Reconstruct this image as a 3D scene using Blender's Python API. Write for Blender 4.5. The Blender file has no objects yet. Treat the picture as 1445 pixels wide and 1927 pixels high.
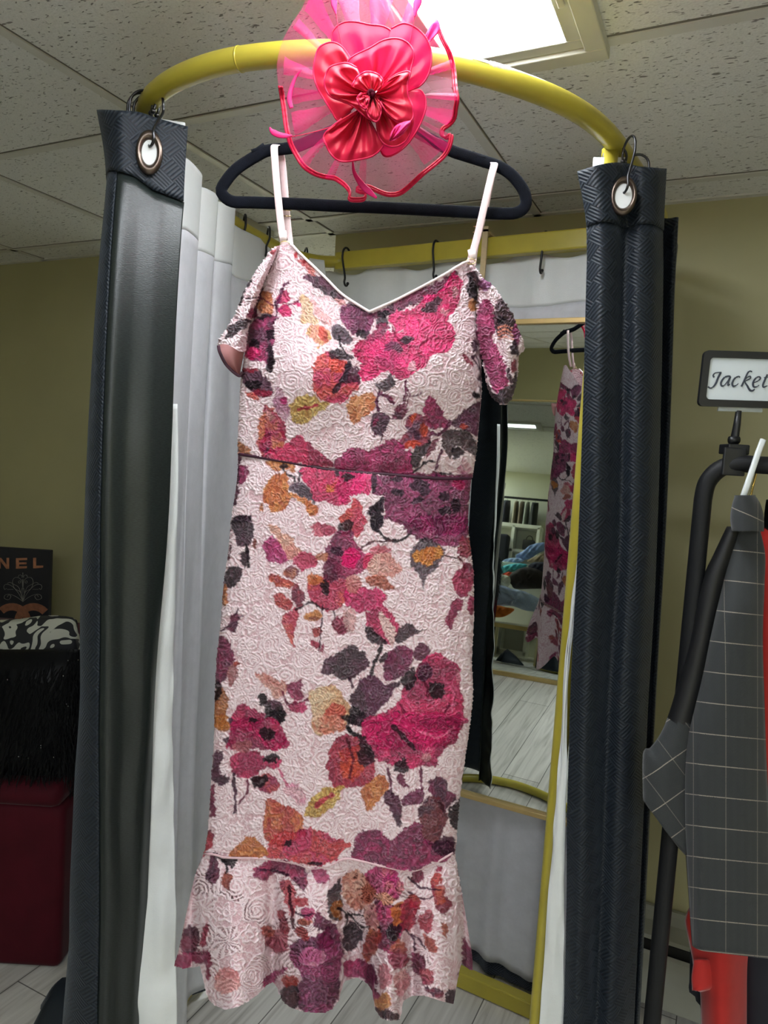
import bpy, bmesh, math, random
import numpy as np
from mathutils import Vector, Matrix
random.seed(7); RNG = np.random.default_rng(7)
sc = bpy.context.scene
COL = sc.collection
PI = math.pi

# ------------------------------------------------------------------ camera
F, CX, CY, EYE = 1340.0, 722.5, 963.5, 1.42
YAW, PITCH, ROLL = [math.radians(a) for a in (25.7, 4.4, 3.6)]
def cam_axes():
    y, p, r = YAW, PITCH, ROLL
    fw = np.array([-math.sin(y)*math.cos(p), math.cos(y)*math.cos(p), -math.sin(p)])
    rt = np.array([math.cos(y), math.sin(y), 0.0]); up = np.cross(rt, fw)
    return math.cos(r)*rt + math.sin(r)*up, -math.sin(r)*rt + math.cos(r)*up, fw
RC, UC, FW = cam_axes()
HD = np.array([-math.sin(YAW), math.cos(YAW), 0.0])
RT = np.array([math.cos(YAW), math.sin(YAW), 0.0])
def ray(px, py):
    x = (np.asarray(px, float)-CX)/F; y = -(np.asarray(py, float)-CY)/F
    return FW + x[..., None]*RC + y[..., None]*UC
def at(px, py, dep):
    """photo reading -> world point on the vertical plane `dep` metres ahead"""
    d = ray(px, py); t = np.asarray(dep, float)/(d @ HD)
    return d*t[..., None] + np.array([0, 0, EYE])
def atz(px, py, z):
    d = ray(px, py); return d*((z-EYE)/d[..., 2])[..., None] + np.array([0, 0, EYE])
def aty(px, py, y):
    d = ray(px, py); return d*(y/d[..., 1])[..., None] + np.array([0, 0, EYE])

cd = bpy.data.cameras.new('camera'); cam = bpy.data.objects.new('camera', cd); COL.objects.link(cam)
cd.sensor_fit = 'VERTICAL'; cd.sensor_height = 24.0; cd.lens = 24.0*F/1927.0; cd.clip_start = .02; cd.clip_end = 60
M = Matrix([[RC[0], UC[0], -FW[0], 0], [RC[1], UC[1], -FW[1], 0], [RC[2], UC[2], -FW[2], EYE], [0, 0, 0, 1]])
cam.matrix_world = M
sc.camera = cam
sc.view_settings.view_transform = 'Standard'; sc.view_settings.look = 'None'
sc.view_settings.gamma = 1.0; sc.view_settings.exposure = 1.32; sc.view_settings.use_curve_mapping = False

# ------------------------------------------------------------------ small maths
def srgb(r, g, b):
    c = np.array([r, g, b], float)/255.0
    return np.where(c <= .04045, c/12.92, ((c+.055)/1.055)**2.4)
def lin(c): return tuple(srgb(*c))
def smooth(pts, n=8, closed=False):
    """Catmull-Rom through the points"""
    P = np.asarray(pts, float); out = []
    N = len(P)
    rng = range(N) if closed else range(N-1)
    for i in rng:
        if closed: a, b, c, d = P[(i-1) % N], P[i], P[(i+1) % N], P[(i+2) % N]
        else: a, b, c, d = P[max(i-1, 0)], P[i], P[i+1], P[min(i+2, N-1)]
        for k in range(n):
            t = k/n
            out.append(.5*((2*b)+(-a+c)*t+(2*a-5*b+4*c-d)*t*t+(-a+3*b-3*c+d)*t**3))
    if not closed: out.append(P[-1])
    return np.array(out)
def resample(P, n, closed=False):
    P = np.asarray(P, float)
    Q = np.vstack([P, P[:1]]) if closed else P
    s = np.r_[0, np.cumsum(np.linalg.norm(np.diff(Q, axis=0), axis=1))]
    t = np.linspace(0, s[-1], n, endpoint=not closed)
    return np.stack([np.interp(t, s, Q[:, i]) for i in range(Q.shape[1])], 1)
def vnoise(shape, cell, seed=0):
    """smooth value noise on a 2-D array"""
    r = np.random.default_rng(seed); H, W = shape
    gh, gw = int(H/cell)+3, int(W/cell)+3
    g = r.random((gh, gw))
    y = np.arange(H)/cell; x = np.arange(W)/cell
    yi = y.astype(int); xi = x.astype(int); fy = y-yi; fx = x-xi
    fy = fy*fy*(3-2*fy); fx = fx*fx*(3-2*fx)
    a = g[yi][:, xi]; b = g[yi][:, xi+1]; c = g[yi+1][:, xi]; d = g[yi+1][:, xi+1]
    fx = fx[None, :]; fy = fy[:, None]
    return (a*(1-fx)+b*fx)*(1-fy)+(c*(1-fx)+d*fx)*fy

# ------------------------------------------------------------------ objects
def link(name, me, mat=None, parent=None, smoothed=True):
    o = bpy.data.objects.new(name, me); COL.objects.link(o)
    if mat is not None:
        for m in (mat if isinstance(mat, (list, tuple)) else [mat]): me.materials.append(m)
    if smoothed and len(me.polygons): me.polygons.foreach_set('use_smooth', np.ones(len(me.polygons), bool))
    if parent is not None: o.parent = parent
    return o
def mesh(name, V, Fc, mat=None, parent=None, smoothed=True, uv=None, midx=None):
    """world-space vertices; when a parent is given they are stored relative to it"""
    V = np.asarray(V, float)
    if parent is not None: V = V - np.array(abs_loc(parent))
    me = bpy.data.meshes.new(name)
    me.from_pydata([tuple(v) for v in V], [], [tuple(int(i) for i in f) for f in Fc]); me.update()
    if uv is not None:
        l = me.uv_layers.new(name='UVMap'); vi = np.zeros(len(me.loops), np.int32); me.loops.foreach_get('vertex_index', vi)
        l.data.foreach_set('uv', np.asarray(uv, np.float32)[vi].ravel())
    o = link(name, me, mat, parent, smoothed)
    if midx is not None: me.polygons.foreach_set('material_index', np.asarray(midx, np.int32))
    return o
def abs_loc(o):
    v = Vector(o.location)
    while o.parent: o = o.parent; v = v + o.location
    return v
def thing(name, label, cat, loc=(0, 0, 0), group=None):
    o = bpy.data.objects.new(name, None); COL.objects.link(o); o.location = tuple(loc); o.empty_display_size = .05
    o['label'] = label; o['category'] = cat
    if group: o['group'] = group
    return o
def tag(o, label=None, cat=None, group=None, kind=None):
    if label: o['label'] = label
    if cat: o['category'] = cat
    if group: o['group'] = group
    if kind: o['kind'] = kind
    return o
def struct(o): o['kind'] = 'structure'; return o

def grid_faces(nu, nv, closed_u=False):
    """faces of a grid whose vertex index is i*nv+j, i in nu, j in nv"""
    i = np.arange(nu if closed_u else nu-1); j = np.arange(nv-1)
    I, J = np.meshgrid(i, j, indexing='ij'); I2 = (I+1) % nu
    return np.stack([I*nv+J, I2*nv+J, I2*nv+J+1, I*nv+J+1], -1).reshape(-1, 4)
def grid(name, G, mat=None, parent=None, uv=None, closed_u=False):
    G = np.asarray(G, float); nu, nv = G.shape[:2]
    return mesh(name, G.reshape(-1, 3), grid_faces(nu, nv, closed_u), mat, parent, uv=None if uv is None else np.asarray(uv).reshape(-1, 2))
def solid(o, t, offset=0.0):
    m = o.modifiers.new('thickness', 'SOLIDIFY'); m.thickness = t; m.offset = offset; return o
def subd(o, n=1):
    m = o.modifiers.new('subdivision', 'SUBSURF'); m.levels = n; m.render_levels = n; return o
def bevel(o, w, seg=2):
    m = o.modifiers.new('bevel', 'BEVEL'); m.width = w; m.segments = seg; m.limit_method = 'ANGLE'; return o

def frames(P, closed=False, up=None):
    P = np.asarray(P, float); N = len(P)
    T = (np.roll(P, -1, 0)-np.roll(P, 1, 0)) if closed else np.gradient(P, axis=0)
    T /= np.linalg.norm(T, axis=1)[:, None]+1e-12
    U = np.zeros_like(P)
    u = np.array(up if up is not None else (0, 0, 1.0), float)
    if abs(u @ T[0]) > .9 and up is None: u = np.array([1.0, 0, 0])
    for i in range(N):
        if up is not None: w = np.array(up, float) if np.ndim(up) == 1 else np.asarray(up)[i]
        else: w = u
        w = w - (w @ T[i])*T[i]; w /= np.linalg.norm(w)+1e-12
        U[i] = w; u = w
    return T, U, np.cross(T, U)
def sweep_geo(P, ra, rb=None, n=10, closed=False, up=None, cap=True, power=1.0):
    """tube round a path; ra along `up`, rb across"""
    P = np.asarray(P, float); N = len(P)
    ra = np.broadcast_to(np.asarray(ra, float), (N,)); rb = ra if rb is None else np.broadcast_to(np.asarray(rb, float), (N,))
    T, U, B = frames(P, closed, up)
    a = np.arange(n)*2*PI/n
    ca = np.sign(np.cos(a))*np.abs(np.cos(a))**power; sa = np.sign(np.sin(a))*np.abs(np.sin(a))**power
    G = P[:, None, :] + U[:, None, :]*(ca[None, :, None]*ra[:, None, None]) + B[:, None, :]*(sa[None, :, None]*rb[:, None, None])
    V = G.reshape(-1, 3); Fc = []
    for i in range(N if closed else N-1):
        i2 = (i+1) % N
        for k in range(n):
            k2 = (k+1) % n; Fc.append((i*n+k, i*n+k2, i2*n+k2, i2*n+k))
    if cap and not closed: Fc.append(tuple(range(n-1, -1, -1))); Fc.append(tuple((N-1)*n+k for k in range(n)))
    return V, Fc
def tube(name, P, r, mat, parent=None, rb=None, n=10, closed=False, up=None, power=1.0):
    V, Fc = sweep_geo(P, r, rb, n, closed, up, True, power); return mesh(name, V, Fc, mat, parent)
class MB:
    """collects pieces of ONE part"""
    def __init__(s): s.V = np.zeros((0, 3)); s.F = []
    def add(s, V, Fc):
        o = len(s.V); s.V = np.vstack([s.V, V]); s.F += [tuple(i+o for i in f) for f in Fc]; return s
    def box(s, c, size, R=None):
        c = np.array(c, float); h = np.array(size, float)/2
        V = np.array([[x, y, z] for x in (-1, 1) for y in (-1, 1) for z in (-1, 1)], float)*h
        if R is not None: V = V @ np.array(R).T
        return s.add(V+c, [(0, 1, 3, 2), (4, 6, 7, 5), (0, 4, 5, 1), (2, 3, 7, 6), (0, 2, 6, 4), (1, 5, 7, 3)])
    def sweep(s, *a, **k): return s.add(*sweep_geo(*a, **k))
    def lathe(s, prof, c=(0, 0, 0), R=None, n=24, closed=False):
        prof = np.asarray(prof, float); a = np.arange(n)*2*PI/n
        G = np.stack([np.cos(a)[:, None]*prof[None, :, 0], np.sin(a)[:, None]*prof[None, :, 0], np.broadcast_to(prof[None, :, 1], (n, len(prof)))], -1)
        if closed: G = np.concatenate([G, G[:, :1]], 1)
        V = G.reshape(-1, 3)
        if R is not None: V = V @ np.array(R).T
        return s.add(V+np.array(c), [tuple(f) for f in grid_faces(n, G.shape[1], True)])
    def build(s, name, mat, parent=None, smoothed=False, bev=0, seg=2):
        o = mesh(name, s.V, s.F, mat, parent, smoothed)
        if bev: bevel(o, bev, seg)
        return o
def rot_from(x, z):
    """rotation whose third column is z and first is near x"""
    z = np.array(z, float); z /= np.linalg.norm(z); x = np.array(x, float); x = x-(x@z)*z; x /= np.linalg.norm(x)
    return np.stack([x, np.cross(z, x), z], 1)

# ------------------------------------------------------------------ materials
def new_mat(name):
    m = bpy.data.materials.new(name); m.use_nodes = True; nt = m.node_tree
    return m, nt, nt.nodes['Principled BSDF']
def N(nt, typ, **kw):
    n = nt.nodes.new(typ)
    for k, v in kw.items():
        if k.startswith('i_'):
            key = k[2:]; key = int(key) if key.isdigit() else key
            n.inputs[key].default_value = v
        else: setattr(n, k, v)
    return n
def L(nt, a, b): nt.links.new(a, b)
def math_n(nt, op, a, b=None):
    n = N(nt, 'ShaderNodeMath', operation=op)
    for i, v in enumerate((a, b)):
        if v is None: continue
        if isinstance(v, (int, float)): n.inputs[i].default_value = v
        else: L(nt, v, n.inputs[i])
    return n.outputs[0]
def mixc(nt, fac, a, b, blend='MIX'):
    n = N(nt, 'ShaderNodeMix', data_type='RGBA', blend_type=blend)
    for i, v in ((0, fac), (6, a), (7, b)):
        if isinstance(v, (int, float)): n.inputs[i].default_value = v
        elif isinstance(v, tuple): n.inputs[i].default_value = (*v[:3], 1)
        else: L(nt, v, n.inputs[i])
    return n.outputs[2]
def ramp(nt, fac, stops):
    n = N(nt, 'ShaderNodeValToRGB'); cr = n.color_ramp
    while len(cr.elements) < len(stops): cr.elements.new(.5)
    for e, (p, c) in zip(cr.elements, stops):
        e.position = p; e.color = (*c, 1) if len(c) == 3 else c
    L(nt, fac, n.inputs[0]); return n.outputs[0]
def bump(nt, h, bsdf, strength=.3, dist=.002):
    b = N(nt, 'ShaderNodeBump'); b.inputs['Strength'].default_value = strength; b.inputs['Distance'].default_value = dist
    L(nt, h, b.inputs['Height']); L(nt, b.outputs[0], bsdf.inputs['Normal']); return b
def simple(name, rgb, rough=.5, metal=0.0, var=.12, scale=30.0, sheen=0.0, bmp=0.0, spec=.5, coat=0.0, alpha=None):
    """procedural: a base colour with slight noise variation and optional grain"""
    m, nt, b = new_mat(name); c = np.array(lin(rgb))
    tc = N(nt, 'ShaderNodeTexCoord'); nz = N(nt, 'ShaderNodeTexNoise'); nz.inputs['Scale'].default_value = scale; nz.inputs['Detail'].default_value = 4
    L(nt, tc.outputs['Object'], nz.inputs['Vector'])
    col = ramp(nt, nz.outputs[0], [(.25, tuple(c*(1-var))), (.75, tuple(np.minimum(c*(1+var), 1)))])
    L(nt, col, b.inputs['Base Color'])
    b.inputs['Roughness'].default_value = rough; b.inputs['Metallic'].default_value = metal
    b.inputs['Specular IOR Level'].default_value = spec
    if sheen: b.inputs['Sheen Weight'].default_value = sheen; b.inputs['Sheen Roughness'].default_value = .4
    if coat: b.inputs['Coat Weight'].default_value = coat; b.inputs['Coat Roughness'].default_value = .15
    if bmp:
        n2 = N(nt, 'ShaderNodeTexNoise'); n2.inputs['Scale'].default_value = scale*14; n2.inputs['Detail'].default_value = 3
        L(nt, tc.outputs['Object'], n2.inputs['Vector']); bump(nt, n2.outputs[0], b, bmp, .002)
    if alpha is not None: b.inputs['Alpha'].default_value = alpha
    return m
# ================================================================== SETTING
CEIL = 2.12; YB = 2.012          # ceiling height, back wall
def ceiling_mat():
    m, nt, b = new_mat('fissured ceiling tile')
    tc = N(nt, 'ShaderNodeTexCoord')
    def dashes(rot, sx, sy, lo, off):
        mp = N(nt, 'ShaderNodeMapping'); mp.inputs['Rotation'].default_value = (0, 0, rot); mp.inputs['Scale'].default_value = (sx, sy, 1); mp.inputs['Location'].default_value = (off, off*1.7, 0)
        L(nt, tc.outputs['Object'], mp.inputs['Vector'])
        nz = N(nt, 'ShaderNodeTexNoise'); nz.inputs['Scale'].default_value = 1; nz.inputs['Detail'].default_value = 1.2; nz.inputs['Distortion'].default_value = .6
        L(nt, mp.outputs[0], nz.inputs['Vector'])
        r = N(nt, 'ShaderNodeMapRange'); r.inputs[1].default_value = lo; r.inputs[2].default_value = lo+.05; L(nt, nz.outputs[0], r.inputs[0]); return r.outputs[0]
    d1 = dashes(.3, 55, 150, .672, 3.0); d2 = dashes(1.25, 60, 170, .682, 11.0); d3 = dashes(2.2, 70, 190, .687, 23.0)
    d = math_n(nt, 'MAXIMUM', math_n(nt, 'MAXIMUM', d1, d2), d3)
    nz = N(nt, 'ShaderNodeTexNoise'); nz.inputs['Scale'].default_value = 260; L(nt, tc.outputs['Object'], nz.inputs['Vector'])
    base = ramp(nt, nz.outputs[0], [(.3, (.74, .735, .72)), (.7, (.84, .835, .82))])
    L(nt, mixc(nt, d, base, (.26, .25, .24)), b.inputs['Base Color']); b.inputs['Roughness'].default_value = .9
    h = math_n(nt, 'SUBTRACT', nz.outputs[0], math_n(nt, 'MULTIPLY', d, 3.0)); bump(nt, h, b, .5, .002)
    return m
def wall_mat(name, rgb):
    m, nt, b = new_mat(name); c = np.array(lin(rgb)); tc = N(nt, 'ShaderNodeTexCoord')
    nz = N(nt, 'ShaderNodeTexNoise'); nz.inputs['Scale'].default_value = 3; nz.inputs['Detail'].default_value = 5; L(nt, tc.outputs['Object'], nz.inputs['Vector'])
    L(nt, ramp(nt, nz.outputs[0], [(.3, tuple(c*.95)), (.7, tuple(c*1.05))]), b.inputs['Base Color'])
    n2 = N(nt, 'ShaderNodeTexNoise'); n2.inputs['Scale'].default_value = 160; L(nt, tc.outputs['Object'], n2.inputs['Vector'])
    bump(nt, n2.outputs[0], b, .08, .001); b.inputs['Roughness'].default_value = .55; return m
def floor_mat():
    m, nt, b = new_mat('grey vinyl plank'); tc = N(nt, 'ShaderNodeTexCoord')
    mp = N(nt, 'ShaderNodeMapping'); mp.inputs['Rotation'].default_value = (0, 0, -PI/2); L(nt, tc.outputs['Object'], mp.inputs['Vector'])
    br = N(nt, 'ShaderNodeTexBrick'); br.inputs['Scale'].default_value = 1; br.inputs['Brick Width'].default_value = 1.2; br.inputs['Row Height'].default_value = .155
    br.inputs['Mortar Size'].default_value = .0016; br.offset = .37; br.inputs['Color1'].default_value = (.56, .545, .51, 1); br.inputs['Color2'].default_value = (.68, .665, .625, 1); br.inputs['Mortar'].default_value = (.14, .13, .12, 1)
    L(nt, mp.outputs[0], br.inputs['Vector'])
    m2 = N(nt, 'ShaderNodeMapping'); m2.inputs['Scale'].default_value = (2.2, 34, 1); L(nt, mp.outputs[0], m2.inputs['Vector'])
    nz = N(nt, 'ShaderNodeTexNoise'); nz.inputs['Scale'].default_value = 1.3; nz.inputs['Detail'].default_value = 7; nz.inputs['Distortion'].default_value = .8; L(nt, m2.outputs[0], nz.inputs['Vector'])
    g = ramp(nt, nz.outputs[0], [(.3, (.62, .60, .57)), (.5, (.95, .94, .92)), (.7, (1.1, 1.1, 1.08))])
    L(nt, mixc(nt, 1.0, br.outputs[0], g, 'MULTIPLY'), b.inputs['Base Color']); b.inputs['Roughness'].default_value = .42
    bump(nt, br.outputs['Fac'], b, -.25, .001); return m
M_ceil = ceiling_mat(); M_floor = floor_mat()
M_olive = wall_mat('olive wall paint', (178, 173, 134)); M_pale = wall_mat('pale wall paint', (205, 205, 188))
M_tbar = simple('ceiling grid enamel', (212, 210, 204), .5, var=.04)

def slab(name, x0, x1, y0, y1, z0, z1, mat):
    b = MB().box(((x0+x1)/2, (y0+y1)/2, (z0+z1)/2), (x1-x0, y1-y0, z1-z0)); return struct(b.build(name, mat))
XL, XR, YF = -3.0, 2.3, -4.6       # left wall, right wall, wall behind the camera
XD0, XD1, YS = -2.06, -1.20, 3.80  # passage through the back wall into the stock room, its far wall
slab('floor', XL-.12, XR+.12, YF-.12, YS+.12, -.1, 0, M_floor)
slab('ceiling', XL-.12, XR+.12, YF-.12, YS+.12, CEIL, CEIL+.1, M_ceil)
wb = MB().box(((XL+XD0)/2, YB+.06, CEIL/2), (XD0-XL, .12, CEIL)).box(((XR+XD1)/2, YB+.06, CEIL/2), (XR-XD1, .12, CEIL))
struct(wb.build('wall_back', M_olive))
slab('wall_left', XL-.12, XL, YF, YS, 0, CEIL, M_olive)
slab('wall_right', XR, XR+.12, YF, YB, 0, CEIL, M_olive)
slab('wall_front', XL, XR, YF-.12, YF, 0, CEIL, M_olive)
slab('wall_stockroom', XL, -.6, YS, YS+.12, 0, CEIL, M_pale)
slab('wall_stockroom_right', -.72, -.6, YB+.12, YS, 0, CEIL, M_pale)

# suspended-ceiling grid
g = MB()
def tb(x0, x1, y0, y1): g.box(((x0+x1)/2, (y0+y1)/2, CEIL-.002), (x1-x0, y1-y0, .004))
xs = [-.548+.662*k for k in range(-3, 5)]; ys = [1.236+.631*k for k in range(-9, 2)]
for x in xs: tb(x-.011, x+.011, YF, YB)
for y in ys:
    tb(XL, XR, y-.010, y+.012)
tb(XL, XR, YB-.02, YB)
struct(g.build('trim_1', M_tbar))
gd = MB()                                      # dark strip painted as the shadow line beside each bar
for y in ys: gd.box(((XL+XR)/2, y-.012, CEIL-.0005), (XR-XL, .004, .0012))
for x in xs: gd.box((x+.0125, (YF+YB)/2, CEIL-.0005), (.003, YB-YF, .0012))
struct(gd.build('trim_2', simple('ceiling bar shadow strip', (120, 116, 108), .9)))

# baseboard heater along the back wall (right part)
M_heat = simple('heater enamel', (150, 150, 140), .45, var=.03); M_dark = simple('dark slot', (18, 18, 18), .7)
ht = thing('baseboard_heater', 'long grey metal baseboard heater along the olive wall beside the clothes rack', 'heater', (1.15, YB-.04, 0))
x0, x1 = -.16, XR
def strip(pts, name, mat):
    P = np.array(pts, float); n = len(P)
    V = [(x, p[0], p[1]) for x in (x0, x1) for p in P]; Fc = [(i, (i+1) % n, n+(i+1) % n, n+i) for i in range(n)] + [tuple(range(n-1, -1, -1)), tuple(range(n, 2*n))]
    return mesh(name, V, Fc, mat, ht, False)
yb = YB-.004
strip([(yb, .02), (yb, .262), (yb-.012, .262), (yb-.016, .25), (yb-.016, .02)], 'back_plate', M_heat)
strip([(yb-.016, .225), (yb-.052, .205), (yb-.056, .196), (yb-.052, .194), (yb-.016, .213)], 'damper', M_heat)
strip([(yb-.060, .168), (yb-.066, .160), (yb-.066, .024), (yb-.060, .018), (yb-.056, .024), (yb-.056, .160)], 'front_panel', M_heat)
strip([(yb-.017, .21), (yb-.05, .19), (yb-.052, .03), (yb-.017, .03)], 'fin_core', M_dark)

# recessed fluorescent troffers
def lens_mat(name, k):
    m, nt, b = new_mat(name); tc = N(nt, 'ShaderNodeTexCoord')
    v = N(nt, 'ShaderNodeTexVoronoi'); v.inputs['Scale'].default_value = 125; v.inputs['Randomness'].default_value = .0; L(nt, tc.outputs['Object'], v.inputs['Vector'])
    s = ramp(nt, v.outputs['Distance'], [(.30, (1, 1, 1)), (.62, (.22, .22, .22))])
    b.inputs['Base Color'].default_value = (.85, .86, .86, 1); b.inputs['Roughness'].default_value = .3
    b.inputs['Emission Color'].default_value = (.90, .95, 1.0, 1)
    sep = N(nt, 'ShaderNodeSeparateColor'); L(nt, s, sep.inputs[0])
    L(nt, math_n(nt, 'MULTIPLY', sep.outputs[0], k*1.25), b.inputs['Emission Strength']); return m
M_frame = simple('light frame enamel', (196, 194, 182), .4, var=.03)
def troffer(x0, x1, y0, y1, k, label, latch=True):
    t = thing('ceiling_light', label, 'light', ((x0+x1)/2, (y0+y1)/2, CEIL), 'fluorescent ceiling lights')
    def ring(name, a, b, z0, z1, mat):
        q = MB(); (X0, X1, Y0, Y1), w = a, b
        for (p, s) in ((((X0+X1)/2, Y0+w/2), (X1-X0, w)), (((X0+X1)/2, Y1-w/2), (X1-X0, w)), ((X0+w/2, (Y0+Y1)/2), (w, Y1-Y0-2*w)), ((X1-w/2, (Y0+Y1)/2), (w, Y1-Y0-2*w))):
            q.box((*p, (z0+z1)/2), (*s, z1-z0))
        return q.build(name, mat, t, bev=.002)
    ring('frame', (x0-.012, x1+.012, y0-.012, y1+.012), .034, CEIL-.020, CEIL, M_frame)
    ring('lens_door', (x0+.022, x1-.022, y0+.022, y1-.022), .026, CEIL-.013, CEIL-.001, M_frame)
    MB().box(((x0+x1)/2, (y0+y1)/2, CEIL-.006), (x1-x0-.08, y1-y0-.08, .006)).build('diffuser', lens_mat('prismatic diffuser', k), t)
    if latch: MB().box((x1-.034, y1-.16, CEIL-.0145), (.011, .034, .006)).build('latch', M_frame, t, bev=.002)
    return t
LK = 12.0
troffer(-.548, -.255, .03, 1.245, LK, 'bright fluorescent ceiling light above the pink flower and the yellow rail')
troffer(.11, .76, -2.55, -1.35, LK*.80, 'added unseen fill, a wide fluorescent ceiling light behind the photographer')  # unseen lamp added as front fill for the dress
troffer(1.43, 2.08, -2.55, -1.35, LK*1.25, 'added unseen fill, a wide fluorescent ceiling light behind the photographer towards the clothes rack side')  # unseen lamp added as fill to brighten the right side
# ================================================================== FITTING BOOTH FRAME
RZ = EYE+.55
def yellow_mat():
    m, nt, b = new_mat('mustard yellow enamel'); tc = N(nt, 'ShaderNodeTexCoord')
    nz = N(nt, 'ShaderNodeTexNoise'); nz.inputs['Scale'].default_value = 14; nz.inputs['Detail'].default_value = 4; L(nt, tc.outputs['Object'], nz.inputs['Vector'])
    c = np.array(lin((178, 164, 56)))
    L(nt, ramp(nt, nz.outputs[0], [(.3, tuple(c*.9)), (.7, tuple(c*1.08))]), b.inputs['Base Color'])
    b.inputs['Roughness'].default_value = .33; b.inputs['Coat Weight'].default_value = .3; b.inputs['Coat Roughness'].default_value = .2; return m
M_yel = yellow_mat()
plan = [(-1.165, 1.66), (-1.158, 1.5), (-1.135, 1.36), (-1.085, 1.16), (-1.01, 1.015), (-.925, .917), (-.83, .866), (-.72, .846), (-.62, .856), (-.528, .884), (-.45, .922), (-.385, .975), (-.315, 1.055), (-.266, 1.135), (-.233, 1.23), (-.212, 1.368), (-.195, 1.52), (-.187, 1.66)]
arc = smooth(plan, 10)
def at_h(P, z): return np.c_[P, np.full(len(P), z)]
fr = thing('fitting_room_frame', 'mustard yellow tubular fitting room frame with curved top rail over the dress', 'frame', (-.68, 1.33, 0))
BL, BR = np.array([-1.15, 1.815]), np.array([-.19, 1.765])
def corner(a, b, c, n=10):
    t = np.linspace(0, 1, n)[:, None]; a, b, c = map(np.array, (a, b, c)); return (1-t)**2*a+2*t*(1-t)*b+t*t*c
left_c = corner(BL+(.10, -.005), BL+(-.012, .0), (-1.165, 1.66)); right_c = corner((-.187, 1.66), BR+(.0, 0), BR+(-.09, .005))
tube('top_rail', at_h(resample(np.vstack([left_c[:-1], arc, right_c[1:]]), 150), RZ), .0165, M_yel, fr, n=18)
v = BR-BL; ang = math.atan2(v[1], v[0])
RM = np.array([[math.cos(ang), -math.sin(ang), 0], [math.sin(ang), math.cos(ang), 0], [0, 0, 1]])
def bar(z, h, d, name, inset=.0):
    c = (BL+BR)/2; MB().box((*c, z), (np.linalg.norm(v)-.16+inset, d, h), RM).build(name, M_yel, fr, bev=.004)
bar(RZ, .048, .030, 'back_rail'); bar(.024, .044, .034, 'floor_rail', .1)
px = at(430, 120, 1.035)
k = int(np.argmin(np.linalg.norm(arc-px[:2], axis=1))); P3 = at_h(arc, RZ)
td = P3[k+1]-P3[k-1]; td /= np.linalg.norm(td); tube('joint_collar', np.array([P3[k]-td*.0012, P3[k]+td*.0012]), .0170, M_yel, fr, n=24)
tube('floor_ring', at_h(resample(np.vstack([left_c[:-1], arc, right_c[1:]]), 110), .017), .0165, M_yel, fr, n=12)
for (x, y) in ((-.2315, 1.272), (-1.098, 1.21)):
    tube('pole', [(x, y, z) for z in np.linspace(.012, RZ-.010, 12)], .0145, M_yel, fr, n=16)
# peeled tape on the upper side of the rail
M_tape = simple('peeling tape residue', (118, 108, 92), .35, var=.5, scale=160, bmp=.4)
V = []; rr = np.random.default_rng(4)
a0 = int(np.argmin(np.linalg.norm(arc-at(905, 122, 1.03)[:2], axis=1))); a1 = int(np.argmin(np.linalg.norm(arc-at(1012, 165, 1.07)[:2], axis=1)))
T3, U3, B3 = frames(P3)
rows = []
PF = resample(P3[a0:a1+1], 60)
for i in range(60):
    t = i/59; w = .85*math.sin(PI*min(max(t, .04), .96))**.5*(.55+.35*rr.random())*(1 if .28 < t < .62 else .55); mid = .42+.20*t
    toC = -(PF[i]-np.array([-.0, .0, RZ])); toC[2] = 0; toC /= np.linalg.norm(toC)
    rows.append([PF[i]+.0187*(math.cos(a)*toC+math.sin(a)*np.array([0, 0, 1])) for a in np.linspace(mid-w*.5, mid+w*.5, 6)])
tq = grid('tape_residue', np.array(rows), M_tape, fr)

# ================================================================== MIRROR HUNG OVER THE BACK RAIL
t2, ya = math.radians(2.86), math.radians(.49)
MN = np.array([-math.sin(ya)*math.cos(t2), -math.cos(ya)*math.cos(t2), -math.sin(t2)]); MQ = np.array([-.4, 1.762, EYE])
def onmir(px, py):
    d = ray(px, py); return d*((MQ-[0, 0, EYE]) @ MN/(d @ MN))+np.array([0, 0, EYE])
mx = np.array([math.cos(ya), -math.sin(ya), 0]); mz = np.cross(mx, -MN); mz /= np.linalg.norm(mz)
if mz[2] < 0: mz = -mz
pt = onmir(1000, 601); pb = onmir(1025, 1547); pb2 = onmir(872, 1489)
MW, xr = .62, -.155
zt = (pt-MQ) @ mz; zb = ((pb-MQ) @ mz+(pb2-MQ) @ mz)/2
xc = (xr-MQ[0])-MW/2
mir = thing('wall_mirror', 'tall thin framed mirror hung inside the booth reflecting the dress', 'mirror', MQ+mx*xc+mz*zb)
M_gold = simple('pale gold frame', (205, 178, 120), .35, .55, var=.08); M_wood = simple('raw pine strap', (190, 168, 128), .6, var=.1, scale=60)
mm, nt, b = new_mat('mirror glass'); b.inputs['Metallic'].default_value = 1; b.inputs['Roughness'].default_value = .012
tcn = N(nt, 'ShaderNodeTexCoord'); nzz = N(nt, 'ShaderNodeTexNoise'); nzz.inputs['Scale'].default_value = 2; L(nt, tcn.outputs['Object'], nzz.inputs['Vector'])
L(nt, ramp(nt, nzz.outputs[0], [(0, (.74, .79, .76)), (1, (.78, .82, .80))]), b.inputs['Base Color']); M_mir = mm
RMIR = np.stack([mx, -MN, mz], 1)
C0 = MQ+mx*xc+mz*((zt+zb)/2)
MB().box(C0, (MW-.01, .004, zt-zb-.01), RMIR).build('glass', M_mir, mir)
q = MB(); fw_ = .013
for sx in (-1, 1): q.box(C0+mx*sx*(MW/2-fw_/2)+MN*.003, (fw_, .02, zt-zb), RMIR)
for sz in (-1, 1): q.box(C0+mz*sz*((zt-zb)/2-fw_/2)+MN*.003, (MW-2*fw_, .02, fw_), RMIR)
q.build('frame', M_gold, mir, bev=.002)
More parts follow.
